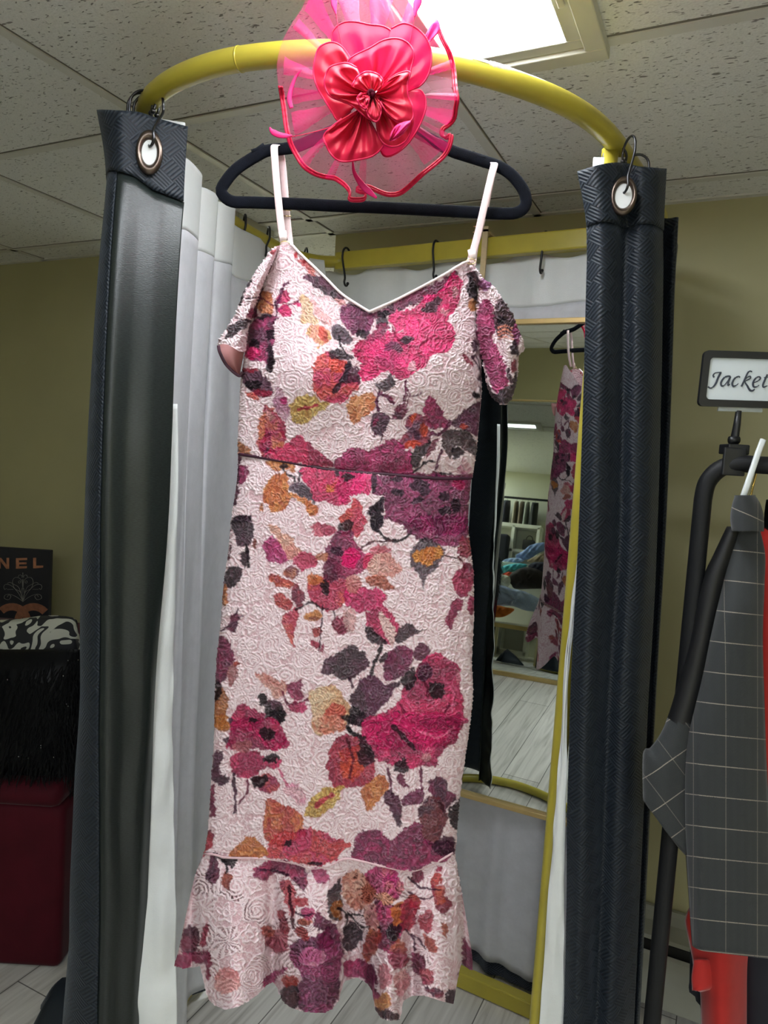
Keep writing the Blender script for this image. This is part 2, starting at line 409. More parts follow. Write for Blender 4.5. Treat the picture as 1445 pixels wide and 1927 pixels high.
MB().box(C0-MN*.009, (MW-.02, .010, zt-zb-.02), RMIR).build('backing', simple('mirror backing board', (120, 100, 78), .8), mir)
h0, h1 = onmir(911, 452), onmir(911, 600)
hk = MB(); zt_w = RZ+.030
for X in (h0[0],):
    yf = 1.742
    hk.box((X, yf, (zt_w+h1[2])/2), (.0135, .006, zt_w-h1[2]+.02)); hk.box((X, yf+.032, zt_w), (.0135, .07, .006)); hk.box((X, yf+.066, zt_w-.02), (.0135, .006, .046))
hk.build('hanging_strap', M_wood, mir)

# ================================================================== CURTAINS
def parquet_mat():
    m, nt, b = new_mat('black basket-weave satin'); tc = N(nt, 'ShaderNodeTexCoord')
    mp = N(nt, 'ShaderNodeMapping'); mp.inputs['Rotation'].default_value = (0, 0, math.radians(38)); mp.inputs['Scale'].default_value = (1/.030, 1/.024, 1)
    L(nt, tc.outputs['UV'], mp.inputs['Vector'])
    s = N(nt, 'ShaderNodeSeparateXYZ'); L(nt, mp.outputs[0], s.inputs[0])
    ck = math_n(nt, 'MODULO', math_n(nt, 'ADD', math_n(nt, 'FLOOR', s.outputs[0]), math_n(nt, 'ADD', math_n(nt, 'FLOOR', s.outputs[1]), 4000)), 2)
    w1 = math_n(nt, 'SINE', math_n(nt, 'MULTIPLY', s.outputs[0], 2*PI*5)); w2 = math_n(nt, 'SINE', math_n(nt, 'MULTIPLY', s.outputs[1], 2*PI*5))
    mx_ = N(nt, 'ShaderNodeMix', data_type='FLOAT'); L(nt, ck, mx_.inputs[0]); L(nt, w1, mx_.inputs[2]); L(nt, w2, mx_.inputs[3])
    h = mx_.outputs[0]
    nz = N(nt, 'ShaderNodeTexNoise'); nz.inputs['Scale'].default_value = 900; nz.inputs['Detail'].default_value = 2; L(nt, tc.outputs['Object'], nz.inputs['Vector'])
    hh = math_n(nt, 'ADD', h, math_n(nt, 'MULTIPLY', nz.outputs[0], .8))
    f = N(nt, 'ShaderNodeMapRange'); f.inputs[1].default_value = -.8; f.inputs[2].default_value = 1.6; L(nt, hh, f.inputs[0])
    L(nt, mixc(nt, f.outputs[0], (.004, .006, .009), (.017, .024, .034)), b.inputs['Base Color'])
    b.inputs['Roughness'].default_value = .5; b.inputs['Specular IOR Level'].default_value = .28; b.inputs['Sheen Weight'].default_value = .12; b.inputs['Sheen Tint'].default_value = (.6, .7, .85, 1); b.inputs['Sheen Roughness'].default_value = .35
    bump(nt, hh, b, .38, .0011); return m
def satin_mat():
    m, nt, b = new_mat('black satin reverse'); tc = N(nt, 'ShaderNodeTexCoord')
    mp = N(nt, 'ShaderNodeMapping'); mp.inputs['Rotation'].default_value = (0, 0, .7); mp.inputs['Scale'].default_value = (200, 900, 1); L(nt, tc.outputs['UV'], mp.inputs['Vector'])
    nz = N(nt, 'ShaderNodeTexNoise'); nz.inputs['Scale'].default_value = 1; nz.inputs['Detail'].default_value = 3; L(nt, mp.outputs[0], nz.inputs['Vector'])
    L(nt, ramp(nt, nz.outputs[0], [(.3, (.005, .007, .0065)), (.7, (.018, .024, .022))]), b.inputs['Base Color'])
    b.inputs['Roughness'].default_value = .34; b.inputs['Specular IOR Level'].default_value = .42; bump(nt, nz.outputs[0], b, .3, .0008); return m
def lining_mat(name, rgb, mott):
    m, nt, b = new_mat(name); tc = N(nt, 'ShaderNodeTexCoord'); c = np.array(lin(rgb))
    nz = N(nt, 'ShaderNodeTexNoise'); nz.inputs['Scale'].default_value = 26; nz.inputs['Detail'].default_value = 9; nz.inputs['Roughness'].default_value = .7; L(nt, tc.outputs['UV'], nz.inputs['Vector'])
    L(nt, ramp(nt, nz.outputs[0], [(.3, tuple(c*(1-mott))), (.7, tuple(c*(1+mott)))]), b.inputs['Base Color']); b.inputs['Roughness'].default_value = .55
    n2 = N(nt, 'ShaderNodeTexNoise'); n2.inputs['Scale'].default_value = 420; L(nt, tc.outputs['UV'], n2.inputs['Vector'])
    bump(nt, math_n(nt, 'ADD', n2.outputs[0], nz.outputs[0]), b, .25, .0012); return m
M_weave = parquet_mat(); M_satin = satin_mat(); M_white = lining_mat('white lining band', (214, 217, 216), .03); M_grey = lining_mat('pale grey satin lining', (200, 201, 206), .07)
M_gun = simple('gunmetal wire', (70, 70, 72), .28, .9, var=.1); M_eye = simple('dark bronze eyelet', (96, 84, 76), .3, .9, var=.1)

def column(pts, dep, zb=.02, n=70):
    """one vertical thread of a curtain, from readings down the photo, carried on to the floor"""
    P = np.array([at(p[0], p[1], dep if len(p) < 3 else p[2]) for p in pts]); o = np.argsort(-P[:, 2]); P = P[o]
    if P[-1, 2] > zb:
        a, b = P[-2], P[-1]; k = (b-a)/(a[2]-b[2]); k[:2] *= .6; P = np.vstack([P, b+k*(b[2]-zb)]); P[-1, 2] = zb
    return P
def sheet(cols, nu=8, nv=90, ztop=None, zbot=None):
    """columns -> smooth grid [u, v]"""
    Q = []
    for C in cols:
        C = smooth(C, 8); o = np.argsort(C[:, 2]); C = C[o]
        zt_, zb_ = C[-1, 2] if ztop is None else min(ztop, C[-1, 2]), C[0, 2] if zbot is None else zbot
        z = zt_+(zb_-zt_)*np.linspace(0, 1, nv)
        Q.append(np.stack([np.interp(z, C[:, 2], C[:, 0]), np.interp(z, C[:, 2], C[:, 1]), z], 1))
    Q = np.array(Q)                                    # ncol, nv, 3
    out = np.stack([smooth(Q[:, j], nu) for j in range(nv)], 1)
    return out
def arc_uv(G):
    du = np.linalg.norm(np.diff(G, axis=0), axis=2); u = np.vstack([np.zeros(G.shape[1]), np.cumsum(du, 0)])
    u = np.repeat(u.mean(1)[:, None], G.shape[1], 1); return np.stack([u, G[..., 2]], -1)
def normals(G):
    du = np.gradient(G, axis=0); dv = np.gradient(G, axis=1); n = np.cross(du, dv); n /= np.linalg.norm(n, axis=2)[..., None]+1e-9; return n
def GSIGN(G):
    """true when the faces grid() makes would look away from the camera"""
    a = G[1:, :-1]-G[:-1, :-1]; b = G[:-1, 1:]-G[:-1, :-1]; return (np.cross(a, b).mean((0, 1)) @ HD) > 0
def ripple(G, amp, seed, lo=0):
    H = (vnoise(G.shape[:2], 9 if seed not in (6, 16) else 4, seed)-.5)*amp; n = normals(G); w = np.linspace(lo, 1, G.shape[1])[None, :]
    return G+n*(H*w)[..., None]
def cut_band(G, zcut):
    """split a sheet below/above height zcut(u)"""
    nu, nv = G.shape[:2]; up = np.zeros((nu, 16, 3)); dn = np.zeros((nu, nv, 3))
    for i in range(nu):
        z = G[i, :, 2]; zc = zcut if np.isscalar(zcut) else zcut[i]
        f = lambda zz: np.stack([np.interp(-zz, -z, G[i, :, k]) for k in range(3)], 1)
        up[i] = f(np.linspace(z[0], zc, 16)); dn[i] = f(np.linspace(zc, z[-1], nv))
    return up, dn
def eyelet(c, nrm, name, parent, ro=.0335, ri=.0195, sx=.60):
    nrm = np.array(nrm, float); nrm /= np.linalg.norm(nrm); R = rot_from((0, 0, 1), nrm)
    prof = [(ri, -.004), (ri-.001, .001), (ri+.002, .0040), ((ro+ri)/2, .0055), (ro-.002, .0035), (ro, 0), (ro-.001, -.003), (ri, -.004)]
    b = MB().lathe(prof, (0, 0, 0), None, 36); V = b.V.copy(); V[:, 1] *= sx
    V = V @ R.T + np.array(c); o = mesh(name, V, b.F, M_eye, parent)
    d = MB().lathe([(0, .0004), (ri, .0004)], (0, 0, 0), None, 30); V = d.V.copy(); V[:, 1] *= sx; mesh('lining_behind', V @ R.T+np.array(c), d.F, M_white, o, False); return o
def hook(name_lbl, top, bot, mat=M_gun, bulge=(0, 0), r=.0021, rail=.0185, group='shower curtain hooks'):
    """S-shaped wire hook: over the rail at `top`, down to the eyelet at `bot`; ball ends"""
    top = np.array(top, float); bot = np.array(bot, float); d = np.array([bulge[0], bulge[1], 0.0]); nd = np.linalg.norm(d); d = d/nd if nd else np.array([0, -1, 0.])
    t = thing('curtain_hook', name_lbl, 'hook', top+np.array([0, 0, rail]), group)
    P = []
    for a in np.linspace(math.radians(-35), math.radians(180), 14): P.append(top-d*math.cos(a)*rail*-1*-1+np.array([0, 0, math.sin(a)*rail]))
    P = [top+(-d*math.cos(a)+np.array([0, 0, math.sin(a)]))*rail for a in np.linspace(math.radians(-30), math.radians(180), 14)]
    mid = (P[-1]+bot)/2
    body = [P[-1]+(0, 0, -.012), mid+d*.004, bot-d*-.008+np.array([0, 0, .012])]
    low = [bot+d*.010*math.cos(a)+np.array([0, 0, -.010*math.sin(a)]) for a in np.linspace(0, PI*.95, 7)]
    path = smooth(np.array(P+body+low), 4)
    tube('wire', path, r, mat, t, n=8)
    for e in (path[0], path[-1]):
        MB().lathe([(0, -.0045), (.0032, -.0032), (.0045, 0), (.0032, .0032), (0, .0045)], e, None, 10).build('ball_end', mat, t, True)
    return t

# ---- left curtain: a gathered panel, its white-lined inner face fanning back round the booth
lc = thing('curtain', 'black satin curtain gathered at the left of the booth, white lining fanning out behind', 'curtain', (-.95, .95, 0), 'fitting room curtains')
cols = [column([(206, 214), (212, 350), (206, 560), (188, 1000), (158, 1500), (128, 1927)], 1.33),
        column([(186, 209), (204, 335), (200, 560), (182, 1000), (152, 1500), (122, 1927)], 1.16),
        column([(222, 211), (225, 350), (224, 560), (214, 1000), (200, 1500), (190, 1927)], 1.112),
        column([(262, 214), (268, 350), (266, 560), (254, 1000), (238, 1500), (222, 1927)], 1.128),
        column([(306, 228), (306, 360), (304, 560), (296, 1000), (272, 1500), (250, 1927)], 1.142),
        column([(354, 241), (346, 372), (343, 560), (333, 960), (300, 1300), (270, 1927)], 1.168)]
G = sheet(cols, 10, 110)
G = ripple(G, .010, 3)
nu = G.shape[0]; us = np.linspace(0, 1, nu)
zc = np.array([np.interp(u, [0, .2, .42, .55, .72, .86, 1], [at(200, 333, 1.2)[2], at(205, 333, 1.16)[2], at(224, 334, 1.13)[2], at(262, 343, 1.14)[2], at(296, 362, 1.14)[2], at(322, 367, 1.14)[2], at(346, 374, 1.15)[2]]) for u in us])
up, dn = cut_band(G, zc)
solid(grid('header_band', up+normals(up)*0-np.array([HD*.004]), M_weave, lc, arc_uv(up)), .004)
i0 = 19
zd = dn[:, :1, 2]-dn[..., 2]; dn = dn-(HD*.9)[None, None]*(.060*(1-np.exp(-zd/.20))*np.clip((1.3-zd)/.9, 0, 1))[..., None]
solid(grid('panel_edge', dn[:i0+1]-HD*.002, M_weave, lc, arc_uv(dn[:i0+1])), .003)
solid(grid('satin_panel', dn[i0:], M_satin, lc, arc_uv(dn[i0:])), .003)
ec = at(281, 287, 1.122)
eyelet(ec, -HD*.9+RT*.15, 'eyelet', lc)
# hem return of the lining at the free edge
cols = [column([(322, 760), (316, 960), (286, 1300), (256, 1927)], 1.156),
        column([(333, 760), (333, 950), (312, 1300), (300, 1927)], 1.160),
        column([(334, 760), (335, 940), (326, 1300), (329, 1650), (332, 1927)], 1.172)]
Gs = ripple(ripple(sheet(cols, 8, 150), .014, 5), .010, 6)
Gs = Gs[::-1] if GSIGN(Gs) else Gs; hm = grid('lining_hem', Gs, [M_white, M_satin], lc, arc_uv(Gs)); md = solid(hm, .003, -1).modifiers[0]; md.material_offset = 1
# inner face: pleats running back along the booth side then along the left part of the back
top_pts = [(332, 296, 1.235), (352, 299, 1.275), (378, 327, 1.36), (374, 338, 1.39), (356, 345, 1.42), (364, 349, 1.405), (388, 355, 1.42), (409, 368, 1.46), (405, 376, 1.49), (394, 380, 1.52), (408, 379, 1.51), (426, 384, 1.53), (441, 391, 1.58), (439, 404, 1.64), (432, 412, 1.70), (446, 427, 1.735), (478, 443, 1.85), (508, 458, 1.95), (540, 471, 2.03), (575, 484, 2.07), (610, 490, 2.06)]
A = np.array([at(*p) for p in top_pts])
low_pts = [(-.90, 1.00), (-.93, 1.04), (-.99, 1.09), (-.985, 1.11), (-.965, 1.12), (-.98, 1.13), (-1.02, 1.155), (-1.05, 1.20), (-1.045, 1.225), (-1.03, 1.24), (-1.045, 1.26), (-1.075, 1.29), (-1.105, 1.345), (-1.10, 1.38), (-1.08, 1.42), (-1.09, 1.47), (-1.085, 1.56), (-1.05, 1.66), (-1.00, 1.73), (-.93, 1.775), (-.87, 1.79)]
A = smooth(A, 6); Bp = smooth(np.c_[np.array(low_pts), np.full(len(low_pts), .035)], 6)
t = np.linspace(0, 1, 90)[None, :, None]; e = 1-(1-t)**1.6
G = np.concatenate([A[:, None, :2]*(1-e)+Bp[:, None, :2]*e, A[:, None, 2:]*(1-t)+Bp[:, None, 2:]*t], 2)
G = ripple(G, .008, 8)
up, dn = cut_band(G, A[:, 2]-.118)
solid(grid('lining_band', up-0*HD, M_white, lc, arc_uv(up)), .003)
solid(grid('lining', dn, M_grey, lc, arc_uv(dn)), .003)
# outer black face behind it
Go = G.copy(); Go[..., :2] += np.array([-.022, .006]); Go[:, -1, 2] = .012; Go[:, 0, 2] -= .006
solid(grid('outer_face', Go, M_weave, lc, arc_uv(Go)), .003)
# tail of the black cloth trailing on the floor
tl = [atz(*p, .012) for p in ((130, 1853), (81, 1893), (98, 1912), (78, 1927), (60, 1960), (170, 1985), (190, 1900))]
tl = np.array(tl); cc = tl.mean(0)+np.array([0, 0, .05])
b = MB(); ringv = smooth(tl, 5, True); n = len(ringv)
b.add(np.vstack([ringv, ringv*.55+cc*.45+np.array([0, 0, .03]), cc[None]+np.array([0, 0, .05])]), [(i, (i+1) % n, n+(i+1) % n, n+i) for i in range(n)]+[(n+i, n+(i+1) % n, 2*n) for i in range(n)])
solid(b.build('floor_tail', M_weave, lc, True), .006, 1)

# ---- right curtain
rc_ = thing('curtain', 'black basket-weave curtain gathered at the right of the booth beside the yellow pole', 'curtain', (-.17, 1.27, 0), 'fitting room curtains')
cols = [column([(1086, 324), (1104, 430), (1103, 560), (1090, 1000), (1074, 1300), (1060, 1927)], 1.205),
        column([(1120, 314), (1130, 430), (1130, 560), (1116, 1000), (1100, 1300), (1082, 1927)], 1.185),
        column([(1152, 308), (1155, 430), (1152, 560), (1140, 1000), (1120, 1300), (1100, 1927)], 1.195),
        column([(1180, 310), (1176, 430), (1172, 560), (1165, 1000), (1145, 1300), (1120, 1927)], 1.222),
        column([(1208, 316), (1206, 430), (1200, 560), (1190, 1000), (1172, 1300), (1146, 1927)], 1.205),
        column([(1232, 318), (1230, 430), (1228, 560), (1217, 1000), (1198, 1300), (1170, 1927)], 1.215),
        column([(1251, 319), (1246, 430), (1246, 560), (1236, 1000), (1220, 1300), (1191, 1927)], 1.25)]
G = ripple(sheet(cols, 9, 110), .006, 13); nu = G.shape[0]
zc = np.linspace(at(1095, 430, 1.21)[2], at(1245, 431, 1.24)[2], nu)
up, dn = cut_band(G, zc)
solid(grid('header_band', up-HD*.003, M_weave, rc_, arc_uv(up)), .004)
solid(grid('panel', dn, M_weave, rc_, arc_uv(dn)), .003)
eyelet(at(1173, 369, 1.188), -HD*.95-RT*.1, 'eyelet', rc_, .0315, .0205, .68)
# second fold behind and the run back along the side
cols = [column([(1236, 330), (1236, 430), (1236, 560), (1226, 1000), (1210, 1300), (1182, 1927)], 1.255),
        column([(1243, 405), (1240, 560), (1230, 1000), (1214, 1300), (1186, 1927)], 1.36),
        column([(1274, 409), (1266, 560), (1262, 700), (1250, 1000), (1232, 1300), (1198, 1927)], 1.33),
        column([(1268, 412), (1262, 560), (1256, 700), (1244, 1000), (1226, 1300), (1194, 1927)], 1.42),
        np.array([(-.165, 1.55, 1.92), (-.165, 1.55, 1.0), (-.165, 1.55, .02)]), np.array([(-.15, 1.70, 1.92), (-.15, 1.70, 1.0), (-.15, 1.70, .02)]),
        np.array([(-.18, 1.83, 1.92), (-.18, 1.83, 1.0), (-.18, 1.83, .02)])]
G = sheet(cols, 7, 80)
solid(grid('outer_face', G, M_weave, rc_, arc_uv(G)), .003)
# white hem of the lining by the pole
cols = [column([(1100, 330), (1108, 430), (1106, 700), (1096, 1000), (1073, 1240), (1066, 1418), (1061, 1700), (1060, 1927)], 1.214),
        column([(1104, 330), (1106, 430), (1104, 700), (1092, 1000), (1068, 1240), (1058, 1418), (1046, 1700), (1038, 1927)], 1.211),
        column([(1106, 330), (1106, 430), (1104, 700), (1090, 1000), (1063, 1240), (1050, 1450), (1031, 1700), (1015, 1927)], 1.218)]
Gs = ripple(ripple(sheet(cols, 8, 150), .010, 15), .008, 16)
Gs = Gs[::-1] if GSIGN(Gs) else Gs; hm = grid('lining_hem', Gs, [M_white, M_satin], rc_, arc_uv(Gs)); md = solid(hm, .003, -1).modifiers[0]; md.material_offset = 1
# white lining seen above the black header
solid(grid('lining_band', np.array([[at(1116+60*u, 306+0*u, 1.24)+np.array([0, 0, .008-.14*v_]) for v_ in np.linspace(0, 1, 5)] for u in np.linspace(0, 1, 8)]), M_white, rc_), .004)
solid(grid('lining_top', np.array([[at(296+52*u, 226+8*u, 1.185)+np.array([0, 0, .002-.12*v_]) for v_ in np.linspace(0, 1, 5)] for u in np.linspace(0, 1, 8)]), M_white, lc), .004)

# ---- back curtain: hangs under the back rail behind the mirror
bc = thing('curtain', 'white and grey lined curtain hanging across the back of the booth behind the mirror', 'curtain', (-.6, 1.80, 0), 'fitting room curtains')
xs_ = np.linspace(0, 1, 90); base = BL[None]+(BR-BL)[None]*xs_[:, None]
wob = .012*np.sin(xs_*23)+.008*np.sin(xs_*51+1)+.004*np.sin(xs_*97)
ztop = EYE+.520+.004*np.sin(xs_*31)+.014*np.cos(xs_*14)**2
z = np.linspace(0, 1, 80)
G = np.zeros((90, 80, 3))
for i in range(90):
    zz = ztop[i]+(.055+.006*math.sin(xs_[i]*20)-ztop[i])*z
    G[i, :, 0] = base[i, 0]; G[i, :, 1] = base[i, 1]+.026+.035*z+wob[i]*(.35+.7*z); G[i, :, 2] = zz
G = ripple(G, .006, 22, .3)
up, dn = cut_band(G, EYE+.405+.004*np.sin(xs_*25))
solid(grid('lining_band', up, M_white, bc, arc_uv(up)), .003)
solid(grid('lining', dn, M_grey, bc, arc_uv(dn)), .003)
Go = G+np.array([0, .018, 0]); Go[:, -1, 2] = .012
solid(grid('outer_face', Go, M_weave, bc, arc_uv(Go)), .003)
# ---- hooks
def rail_pt(px_, py_, near=None):
    d = ray(px_, py_); p = d*((RZ-EYE)/d[2]); return p+np.array([0, 0, EYE])
hook('gunmetal curtain hook in the eyelet of the left black curtain', at(296, 205, 1.165), at(284, 262, 1.118), bulge=(.5, -.2), rail=.021)
for i, (lbl, px_) in enumerate((('gunmetal hook at the left end of the curved rail, frontmost of the bunch', 268), ('gunmetal hook at the left end of the curved rail, middle of the bunch', 264), ('gunmetal hook at the left end of the curved rail, rearmost of the bunch', 275))):
    c = at(px_, 196+4*i, 1.175+.012*i); hook(lbl, c, c+np.array([-.01, .004, -.075]), bulge=(-.8, -.3), rail=.021)
hook('gunmetal curtain hook in the eyelet of the right black curtain', at(1183, 283, 1.205), at(1176, 350, 1.186), bulge=(.35, -.5), rail=.021)
c = at(1157, 296, 1.24); hook('gunmetal hook left of the right curtain top, mostly hidden', c, c+np.array([0, 0, -.05]), bulge=(-.8, -.3), rail=.019)
c = at(1200, 312, 1.29); hook('gunmetal hook behind the right end of the curved rail', c, c+np.array([0, 0, -.05]), bulge=(.8, .3), rail=.019)
for lbl, (x_, y_), (x2, y2), dep in (('black hook on the back rail above the dress neckline, second from the left', (652, 481), (651, 531), None), ('black hook on the back rail near the right dress strap', (821, 470), (818, 517), None), ('black hook on the back rail next to the right curtain', (1027, 450), (1018, 506), None)):
    yy = 1.79; tp = aty(x_, y_, yy); tp[2] = RZ+.008; bt = aty(x2, y2, 1.775)
    hook(lbl, tp, bt, mat=simple('black painted wire', (26, 26, 27), .4, .3), bulge=(0, -1), r=.003, rail=.022)
for lbl, (x_, y_), (x2, y2), yy in (('black hook on the left bend of the rail over the white lining', (460, 422), (450, 475), 1.47), ('black hook on the rail bend half hidden by the left dress strap', (505, 444), (500, 474), 1.58), ('black hook at the back left corner of the rail above the dress shoulder', (575, 482), (577, 500), 1.80)):
    tp = aty(x_, y_, yy); bt = aty(x2, y2, yy-.01); tp[2] = max(tp[2], RZ-.005)
    hook(lbl, tp, bt, mat=simple('black painted wire', (26, 26, 27), .4, .3), bulge=(.6, -.6), r=.0028, rail=.022)
# ================================================================== THE DRESS PRINT (cloth pattern, laid out flat: 1 unit = 1 photo pixel of cloth)
X0, Y0, PW, PH = 310, 450, 690, 1490
yy_, xx_ = np.mgrid[0:PH, 0:PW].astype(np.float32)
wx = (vnoise((PH, PW), 16, 1)-.5)*8+(vnoise((PH, PW), 6, 2)-.5)*5+(vnoise((PH, PW), 2.6, 51)-.5)*3.4
wy = (vnoise((PH, PW), 16, 3)-.5)*8+(vnoise((PH, PW), 6, 4)-.5)*5+(vnoise((PH, PW), 2.6, 52)-.5)*3.4
gx_, gy_ = xx_+X0+wx, yy_+Y0+wy
n1 = vnoise((PH, PW), 26, 5); n2 = vnoise((PH, PW), 7, 6); n3 = vnoise((PH, PW), 2.5, 7)
print_rgb = np.zeros((PH, PW, 3)); print_rgb[:] = srgb(230, 209, 214)
ink = np.zeros((PH, PW))
TILES = {'A': (4.516, 380, 440), 'B': (4.014, 640, 480), 'C': (5.558, 420, 720), 'D': (5.161, 640, 720), '5': (2.676, 380, 860), '6': (2.408, 320, 1350)}
def tp(T, pts):
    s, ox, oy = TILES[T]; return np.array(pts, float)/s+np.array([ox, oy])
def inside(poly, X, Y):
    r = np.zeros(X.shape, bool); n = len(poly); x, y = poly[:, 0], poly[:, 1]
    for i in range(n):
        j = i-1
        if y[i] == y[j]: continue
        c = ((y[i] > Y) != (y[j] > Y)) & (X < (x[j]-x[i])*(Y-y[i])/(y[j]-y[i])+x[i]); r ^= c
    return r
def lay(mask, sl, c1, c2, lines):
    a, b, seed = n1[sl], n2[sl], None
    c1 = srgb(*c1); c2 = c1*.62 if c2 is None else srgb(*c2)
    w = np.clip((a*.62+b*.38-.36)*4, 0, 1)[..., None]
    col = c1*(1-w)+c2*w
    col = col*(.78+.44*n3[sl])[..., None]
    if lines:
        f = (a*5+b*1.3) % 1; ln = np.exp(-((f-.5)/.10)**2)*lines; hl = np.exp(-((f-.72)/.10)**2)*lines*.6
        col = col*(1-ln[..., None]*.62); col = col+(1-col)*(hl*.22)[..., None]*np.array([1, .55, .75])
    m = mask.astype(float); k = m.copy(); k[1:] += m[:-1]; k[:-1] += m[1:]; k[:, 1:] += m[:, :-1]; k[:, :-1] += m[:, 1:]; k /= 5
    k = k[..., None]*.93
    print_rgb[sl] = print_rgb[sl]*(1-k)+col*k; ink[sl] = np.maximum(ink[sl], k[..., 0])
def box_of(q, m=14):
    a = np.maximum((q.min(0)-m-[X0, Y0]).astype(int), 0); b = np.minimum((q.max(0)+m-[X0, Y0]).astype(int), [PW, PH])
    return (slice(a[1], max(b[1], a[1]+1)), slice(a[0], max(b[0], a[0]+1)))
def P(T, pts, c1, c2=None, lines=.6):
    q = smooth(tp(T, pts), 5, True); sl = box_of(q)
    if gx_[sl].size: lay(inside(q, gx_[sl], gy_[sl]), sl, c1, c2, lines)
def B(T, cx, cy, rx, ry, c1, c2=None, rot=0, lines=.35):
    a = np.linspace(0, 2*PI, 18, endpoint=False); x, y = np.cos(a)*rx, np.sin(a)*ry
    P(T, np.c_[cx+x*math.cos(rot)-y*math.sin(rot), cy+x*math.sin(rot)+y*math.cos(rot)], c1, c2, lines)
def S(T, pts, w, c1):
    q = smooth(tp(T, pts), 10); w = w/TILES[T][0]*.5
    nn = np.gradient(q, axis=0); nn = np.c_[-nn[:, 1], nn[:, 0]]; nn /= np.linalg.norm(nn, axis=1)[:, None]+1e-9
    k = (.6+.6*np.abs(np.sin(np.arange(len(q))*.5)))[:, None]*w
    poly = np.vstack([q+nn*k, (q-nn*k)[::-1]]); sl = box_of(poly)
    if gx_[sl].size:
        X = xx_[sl]+X0+wx[sl]*.45; Y = yy_[sl]+Y0+wy[sl]*.45; lay(inside(poly, X, Y), sl, c1, None, 0)
MG, MG2 = (214, 22, 104), (166, 16, 78); DM = (156, 26, 84); WN = (104, 22, 62); PL = (70, 26, 56); BK, BK2 = (30, 22, 32), (56, 44, 56)
OR = (204, 118, 62); RD, RD2 = (208, 72, 58), (170, 44, 62); RO, RO2 = (178, 36, 80), (120, 22, 62); PU = (128, 34, 86)
# bodice, wearer's right
P('A', [(860, 390), (920, 330), (1000, 340), (1100, 430), (1210, 520), (1160, 570), (1060, 520), (980, 470), (920, 430)], (84, 28, 58), BK)
B('A', 800, 178, 26, 26, (210, 60, 70)); P('A', [(815, 210), (870, 220), (975, 325), (930, 350), (850, 280)], (214, 128, 118), (196, 96, 96)); B('A', 605, 150, 22, 26, (190, 70, 80)); B('A', 875, 235, 22, 26, (205, 60, 75))
P('A', [(1170, 640), (1240, 590), (1330, 640), (1440, 690), (1460, 760), (1400, 840), (1300, 850), (1200, 760)], (142, 48, 100), (96, 30, 72))
P('A', [(1240, 580), (1330, 600), (1450, 670), (1440, 700), (1330, 650)], PL, BK)
P('A', [(1110, 800), (1160, 770), (1240, 820), (1290, 900), (1200, 935), (1120, 900)], (84, 70, 82), BK); B('A', 1360, 850, 60, 40, (72, 50, 68), BK)
P('A', [(850, 520), (920, 560), (960, 680), (990, 760), (900, 780), (840, 720)], (226, 192, 158), (216, 176, 130)); P('A', [(900, 800), (1020, 780), (1100, 860), (1080, 930), (980, 950), (900, 870)], (218, 150, 122), (200, 150, 90)); B('A', 1030, 860, 42, 78, (206, 84, 72), None, -.4)
P('A', [(930, 560), (1000, 650), (1100, 720), (1090, 780), (1000, 740)], (232, 178, 178), (220, 160, 150)); P('A', [(1130, 540), (1200, 560), (1210, 610), (1150, 600)], (226, 160, 160))
for c in ((690, 545, 52, 50), (715, 652, 60, 46), (800, 595, 36, 25)): B('A', *c, MG, MG2)
S('A', [(640, 640), (655, 560), (690, 450), (740, 415)], 26, (110, 28, 80)); S('A', [(650, 650), (760, 600), (850, 560)], 11, (120, 28, 80)); S('A', [(610, 760), (640, 660), (630, 560)], 16, PL)
P('A', [(510, 500), (580, 490), (620, 560), (610, 660), (560, 690), (490, 660), (470, 600)], (208, 138, 88), (190, 104, 60)); S('A', [(480, 540), (560, 570), (620, 610)], 14, (130, 40, 90))
P('A', [(450, 720), (640, 690), (625, 780), (600, 900), (612, 1100), (600, 1165), (540, 1110), (400, 1060), (370, 950), (400, 850)], (160, 34, 96), (84, 24, 60)); B('A', 450, 930, 56, 40, BK); B('A', 430, 1015, 78, 52, (206, 40, 106), MG2); B('A', 585, 1090, 44, 84, BK); B('A', 575, 860, 40, 46, BK, None); B('A', 520, 700, 70, 22, BK2, BK); B('A', 580, 990, 34, 50, BK2, BK)
P('A', [(320, 1200), (420, 1140), (560, 1220), (595, 1300), (560, 1370), (450, 1370), (380, 1290)], (110, 28, 76), PL); B('A', 440, 1280, 74, 32, BK); B('A', 505, 1340, 76, 34, (180, 50, 82)); B('A', 415, 1368, 62, 26, (214, 92, 78), None, .5); B('A', 400, 1150, 60, 24, (180, 50, 74)); B('A', 330, 1165, 22, 34, BK)
S('A', [(420, 390), (385, 450), (350, 520), (325, 605)], 22, BK); S('A', [(365, 548), (460, 540)], 16, BK); P('A', [(180, 890), (240, 780), (330, 730), (420, 730), (350, 830), (250, 875)], (58, 52, 58), BK); B('A', 430, 670, 42, 44, DM); S('A', [(270, 700), (340, 725), (420, 735)], 12, BK); S('A', [(530, 450), (480, 560), (440, 740)], 24, (100, 26, 66))
P('A', [(1010, 1020), (1080, 1000), (1220, 1070), (1240, 1150), (1330, 1250), (1250, 1400), (1120, 1440), (1000, 1390), (950, 1290), (950, 1150)], (196, 46, 92), (206, 74, 66)); P('A', [(1080, 1050), (1220, 1070), (1200, 1150), (1110, 1180)], (222, 88, 66), (196, 70, 70)); P('A', [(1240, 1080), (1330, 1150), (1335, 1250), (1210, 1265), (1180, 1230)], (78, 40, 62), BK); S('A', [(1255, 1080), (1205, 1230), (1110, 1355)], 44, (64, 46, 62)); P('A', [(1070, 990), (1150, 980), (1270, 1020), (1265, 1062), (1080, 1040)], BK, BK2); S('A', [(1160, 860), (1180, 960), (1240, 1030)], 18, BK)
